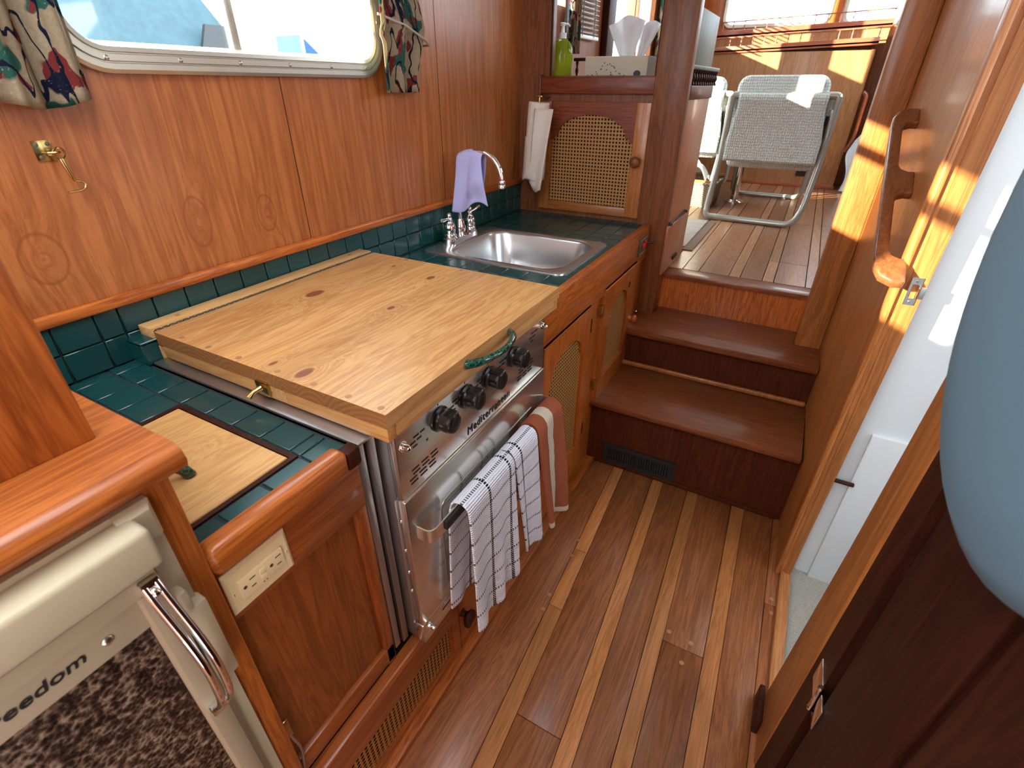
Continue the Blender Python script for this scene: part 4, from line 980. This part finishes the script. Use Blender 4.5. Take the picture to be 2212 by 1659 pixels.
solo('lamp_cord', MB().tube([(-.6, 2.42, 1.40), (-.55, 2.45, 1.52), (-.52, 2.48, 1.62), (-.5, 2.5, 1.8)], .004, 8), M_grey, 'thin cord rising behind the grey board', 'cord')
# ------------------------------------------------ chairs
def make_chair():
    c = thing('tube_chair', (-.22, 3.65, .62), None, None)
    P = fillet([(-.452, 3.28, 1.258), (-.452, 3.28, .95), (-.47, 3.26, .70), (-.47, 3.24, .638), (-.005, 3.225, .638), (.028, 3.26, .72), (.045, 3.30, .95), (.048, 3.28, 1.258)], .05, 6)
    obj('rear_frame', MB().tube(P, .017, 12), M_tube, c, 60)
    obj('top_bar', MB().tube(fillet([(-.452, 3.28, 1.235), (-.452, 3.285, 1.262), (.048, 3.285, 1.262), (.048, 3.28, 1.235)], .02, 4), .0165, 12), M_tube, c, 60)
    P = fillet([(-.43, 3.36, .945), (-.44, 4.1, .935), (-.44, 4.12, .90), (-.45, 4.14, .638), (-.0, 4.14, .638), (.012, 4.12, .90), (.012, 4.1, .935), (.03, 3.36, .945)], .05, 6)
    obj('front_frame', MB().tube(P, .015, 12), M_tube, c, 60)
    # pillow, sling, seat
    m = MB(); pr_ = rrect(-.440, -.003, 1.18, 1.352, .055, 6); 
    def rg(s, y): return [(-.2215+(p[0]+.2215)*s, y, 1.266+(p[1]-1.266)*s) for p in pr_]
    m.loft([rg(.90, 3.295), rg(.975, 3.302), rg(1, 3.325), rg(1, 3.38), rg(.97, 3.40), rg(.85, 3.41)], cap0=True, cap1=True)
    obj('head_cushion', m, M_uph, c, 70)
    def sl(u, v):
        z = .942+.328*v; a, b_ = -.436-.012*v, .024+.012*v
        if v < .9: pass
        ins_ = .030*max(0, min(1, (v-.30)/.5)); x = (a+ins_)+(b_-ins_-a-ins_)*u
        y = 3.262+.022*math.sin(math.pi*min(1, v*1.0))*.4+.010*math.sin(3.1*u)*(1-v)+(.012*(v-.93)/.07 if v > .93 else 0)-.006
        return (x, y, z, x, z)
    mods(obj('back_sling', MB().grid(24, 24, sl), M_uph, c, 180), .012)
    def bk(u, v): return (-.452+.495*u, 3.315+.01*math.sin(math.pi*v), .95+.32*v, u, v)
    mods(obj('back_cushion', MB().grid(10, 10, bk), M_uph, c, 180), .05, 1)
    def sidep(u, v): return (.034-.006*u+.008*math.sin(math.pi*v), 3.29+.09*u-.03*v, .95+.25*v, u, v)
    mods(obj('side_flap', MB().grid(4, 10, sidep), M_uph, c, 180), .008)
    obj('pocket_gap', MB().box(.014, .026, 3.272, 3.30, 1.01, 1.17), M_dk, c)
    obj('seat_cushion', MB().box(-.43, .02, 3.34, 4.08, .90, 1.0, .03, 3), M_uph, c)
    for x, y in ((-.38, 3.238), (-.10, 3.232), (-.36, 4.14), (-.10, 4.14)): obj('glide', MB().box(x-.012, x+.012, y-.008, y+.008, .6202, .628, .001), M_clear, c)
    return c
ch = make_chair(); tag(ch, 'grey ribbed tube-frame chair with its back to the steps', 'chair', 'saloon chairs')
def copy_tree(o, parent=None):
    c = o.copy(); C.objects.link(c); c.parent = parent
    for k in list(o.children): copy_tree(k, c)
    return c
c2 = copy_tree(ch); c2.location = ch.location+Vector((-.555, .36, 0)); tag(c2, 'tube-frame chair standing in full sun beside the wicker basket', 'chair', 'saloon chairs')
# ------------------------------------------------ basket, pedestal, rugs
bk_ = thing('wicker_basket', (-.60, 3.72, .62), 'rectangular wicker basket on the saloon floor', 'basket')
def br_(z, e): return [(p[0], p[1], z) for p in rrect(-.72-e, -.50+e, 3.56-e, 3.86+e, .03, 5)]
obj('body', MB().loft([br_(.621, 0), br_(.63, .004), br_(.76, .014), br_(.765, .012), br_(.757, .004), br_(.64, -.006)], cap0=True, cap1=True), M_wick, bk_, 60)
obj('rim', MB().tube([(x, y, .764) for x, y, _ in br_(0, .012)], .009, 8, closed=True), M_wick, bk_, 60)
obj('cane_pole', MB().tube([(-.75, 3.56, .775), (-.50, 3.56, .775)], .011, 10), M_cany, bk_); obj('cane_pole', MB().tube([(-.75, 3.86, .785), (-.48, 3.86, .785)], .011, 10), M_cany, bk_)
def clf(u, v): return (-.72+.16*u, 3.6+.2*v, .77+.12*math.sin(3*u)*(1-.6*v)+.02*math.sin(9*v+4*u), u, v)
mods(solo('folded_cloth', MB().grid(10, 10, clf), M_white, 'pale cloth bundled in the wicker basket', 'cloth', angle=180), .004, 1)
pd_ = thing('table_pedestal', (-.392, 3.87, .62), 'chrome table pedestal with round foot under the chair', 'pedestal')
obj('foot', MB().lathe((-.392, 3.87, .6203), [(.066, 0), (.066, .006), (.05, .014), (.03, .022)], 24), M_chrome, pd_); obj('pole', MB().lathe((-.392, 3.87, .640), [(.026, 0), (.026, .02), (.0225, .024), (.0225, .25)], 20), M_chrome, pd_)
rg_ = thing('floor_rug', (-.49, 2.85, .62), 'pale shaggy mat with a brown border on the saloon floor', 'rug')
obj('border', MB().box(-.56, -.388, 2.50, 3.165, .6202, .626, .002), M_rugd, rg_); obj('pile', MB().box(-.56, -.432, 2.535, 3.15, .626, .632, .002), M_rugl, rg_)
# ------------------------------------------------ helm console
hc = thing('helm_console', (-.4, 4.8, .62), 'teak helm console with two railed shelves under the forward windows', 'console')
Sh = Matrix.Identity(4); Sh[2][0] = .033; Sh[2][3] = .026
M_hm = wood('helm_teak', (.46, .20, .072), (.28, .105, .036), 'z', .4); M_hr = wood('helm_red_teak', (.40, .10, .04), (.22, .05, .02), 'x', .4)
obj('front_board', MB().box(-1.045, .195, 4.75, 4.77, .62, 1.516, M=None), M_hm, hc)
obj('side_board', MB().box(.180, .200, 4.752, 5.04, .62, 1.52), M_hm, hc)
obj('foot_trim', MB().box(-1.045, .21, 4.735, 4.752, .62, .645, .003), M_hr, hc)
for tier, (y, z0, z1, xr) in enumerate(((4.735, 1.512, 1.556, .205), (4.90, 1.620, 1.668, .262))):
    obj('shelf', MB().box(-1.04, xr, y, 5.04, z0+.01, z0+.02, M=Sh), M_hm, hc)
    obj('fascia', MB().box(-1.04, xr, y, y+.014, z0, z1, .002, M=Sh), M_hr, hc)
    if tier == 1: obj('upstand', MB().box(-1.04, xr-.01, y+.016, y+.026, 1.53, z0, M=Sh), M_hm, hc)
    obj('rail', MB().box(-1.04, xr-.002, y+.002, y+.012, z1+.050, z1+.058, .002, M=Sh), M_hr, hc)
    for k in range(16):
        x = xr-.012-k*.0785; obj('baluster', MB().lathe((x, y+.007, z1+.033*x+.026), [(.0045, 0), (.0025, .008), (.0045, .020), (.0045, .028), (.0025, .040), (.0045, .051)], 8), M_hr, hc)
obj('pull_loop', MB().tube(fillet([(.204, 4.72, 1.27), (.232, 4.72, 1.25), (.236, 4.72, .98), (.206, 4.72, .885)], .04, 6), .012, 10), M_hr, hc, 60)
obj('outlet_plate', MB().box(-.075, -.005, 4.745, 4.7515, .70, .80, .002), M_vent, hc)
dk2 = thing('dark_locker', (.6, 4.8, .62), 'dark locker beside the helm console', 'locker')
obj('front', MB().box(.30, .94, 4.70, 4.72, .62, 1.60), M_dark, dk2); obj('side', MB().box(.30, .32, 4.72, 5.04, .62, 1.60), M_dark, dk2); obj('top', MB().box(.30, .94, 4.70, 5.04, 1.60, 1.62), M_dark, dk2)  # plain box; its dark look is the wood colour alone
def crum(u, v): return (.235+.10*u+.02*math.sin(7*v), 4.62+.05*v+.02*math.sin(9*u), .625+.38*v+.03*math.sin(6*u+5*v)*v, u, v)
mods(solo('crumpled_cloth', MB().grid(12, 12, crum), M_tissue, 'crumpled pale cloth on the floor beside the helm console', 'cloth', angle=180), .003, 1)
# ------------------------------------------------ port side of the saloon: blind, curtains, sun-softening sheet, venetian
vb = thing('venetian_blind', (XP, 2.6, 1.7), 'white slatted blind on the port wall seen through the niche', 'blind')
for k in range(26): obj('slat', MB().box(XP+.004, XP+.024, 2.44, 2.70, 1.505+k*.018, 1.5065+k*.018, M=None), M_blind, vb)
obj('bottom_bar', MB().box(XP+.003, XP+.026, 2.435, 2.705, 1.482, 1.497, .003), M_blind, vb)
for y in (2.50, 2.64): obj('ladder_cord', MB().tube([(XP+.026, y, 1.49), (XP+.026, y, 1.98)], .002, 6), M_grey, vb)
obj('head_rail', MB().box(XP+.002, XP+.03, 2.435, 2.705, 1.975, 2.0, .002), M_blind, vb)
struct('trim_8', MB().box(XP, XP+.035, 2.80, 2.90, .62, 2.5, .004), M_dark)
struct('trim_9', MB().box(XP-.02, XP+.02, 3.305, 3.34, .62, 2.5, .003), M_hr)
def cu2(y0, y1, ph):
    def f(u, v): return (XP+.03+.016*math.sin(u*14+ph), y0+(y1-y0)*u, 1.42+.75*v, u*.4+ph, 1.42+.75*v)
    return f
mods(solo('saloon_curtain', MB().grid(40, 6, cu2(2.35, 2.43, .3)), M_curt, 'narrow curtain behind the soap bottle in the saloon', 'curtain', angle=180), .002)
mods(solo('saloon_curtain', MB().grid(40, 6, cu2(3.70, 3.94, 1.3)), M_curt, 'curtain gathered behind the tissue box in the saloon', 'curtain', angle=180), .002)
solo('sun_diffuser', MB().box(XP-.03, XP-.027, 3.35, 3.685, 1.45, 1.80), M_diffuser, 'white translucent sheet added to soften the sun over the lower half of a port window', 'blind')  # added sheet holds back direct sun yet glows white through the niche
v2 = thing('venetian_blind', (XP, 4.2, 1.9), 'slatted blind in the forward port window of the saloon', 'blind')
for k in range(24): obj('slat', MB().box(XP-.03, XP-.004, 4.14, 4.425, 1.70+k*.024, 1.701+k*.024), M_blind, v2)
struct('ground_water', MB().box(-30, -1.7, -20, 30, .1, .3), plain('harbour_water', (.10, .16, .17), .15))
# ------------------------------------------------ outside the galley window
ob = thing('moored_boat', (-6, 3.6, .2), 'pale moored motorboat under a grey canvas cover outside the window', 'boat')
obj('hull', MB().loft([[(-7.6, 2.0, .2), (-6.2, 2.0, .2), (-5.8, 2.0, 1.5), (-8, 2.0, 1.5)], [(-7.6, 6.5, .2), (-6.2, 6.5, .2), (-5.8, 6.8, 1.55), (-8, 6.8, 1.55)], [(-7, 8.3, .3), (-6.9, 8.3, .3), (-6.6, 9.0, 1.7), (-7.2, 9.0, 1.7)]], cap0=True, cap1=True), M_hull, ob)
obj('cover', MB().loft([[(-7.8, 2.2, 1.5), (-6.0, 2.2, 1.5), (-6.3, 2.4, 2.1), (-7.5, 2.4, 2.1)], [(-7.8, 4.6, 1.5), (-6.0, 4.6, 1.5), (-6.4, 4.3, 2.25), (-7.4, 4.3, 2.25)]], cap0=True, cap1=True), M_hullgr, ob)
obj('side_window', MB().poly([(4.0, 1.62), (4.5, 1.62), (4.35, 1.85), (4.1, 1.85)], 'yz', -6.02, -5.98), M_vent, ob)
solo('blue_tarpaulin', MB().loft([[(-4.4, 3.55, .3), (-3.9, 3.55, .3), (-4.0, 3.58, 1.66), (-4.3, 3.58, 1.66)], [(-4.4, 3.9, .3), (-3.9, 3.9, .3), (-4.0, 3.8, 1.5), (-4.3, 3.8, 1.5)]], cap0=True, cap1=True), M_canvas, 'bright blue tarpaulin seen outside the window', 'tarpaulin')
for y, lab in ((3.44, 'grey mooring rope hanging outside the window beside the moored boat'), (3.60, 'grey mooring rope hanging outside the window above the blue tarpaulin')):
    solo('mooring_rope', MB().tube([(-3.82, y-.02, 2.6), (-3.82, y, .3)], .012, 8), M_rugl, lab, 'rope')
# ------------------------------------------------ smooth blue-grey stand-in for an unidentified thing near the camera
m = MB().lathe((.222, .450, 1.212), [(.02, .0), (.215, .002), (.232, .012), (.237, .026), (.232, .038), (.216, .047), (.17, .053), (.09, .056), (.002, .057)], 48, (-1, 0, 0))
solo('round_stand_in', m, M_blue, 'round smooth blue-grey stand-in for an unidentified thing, set against the dark door', 'stand-in', angle=180)
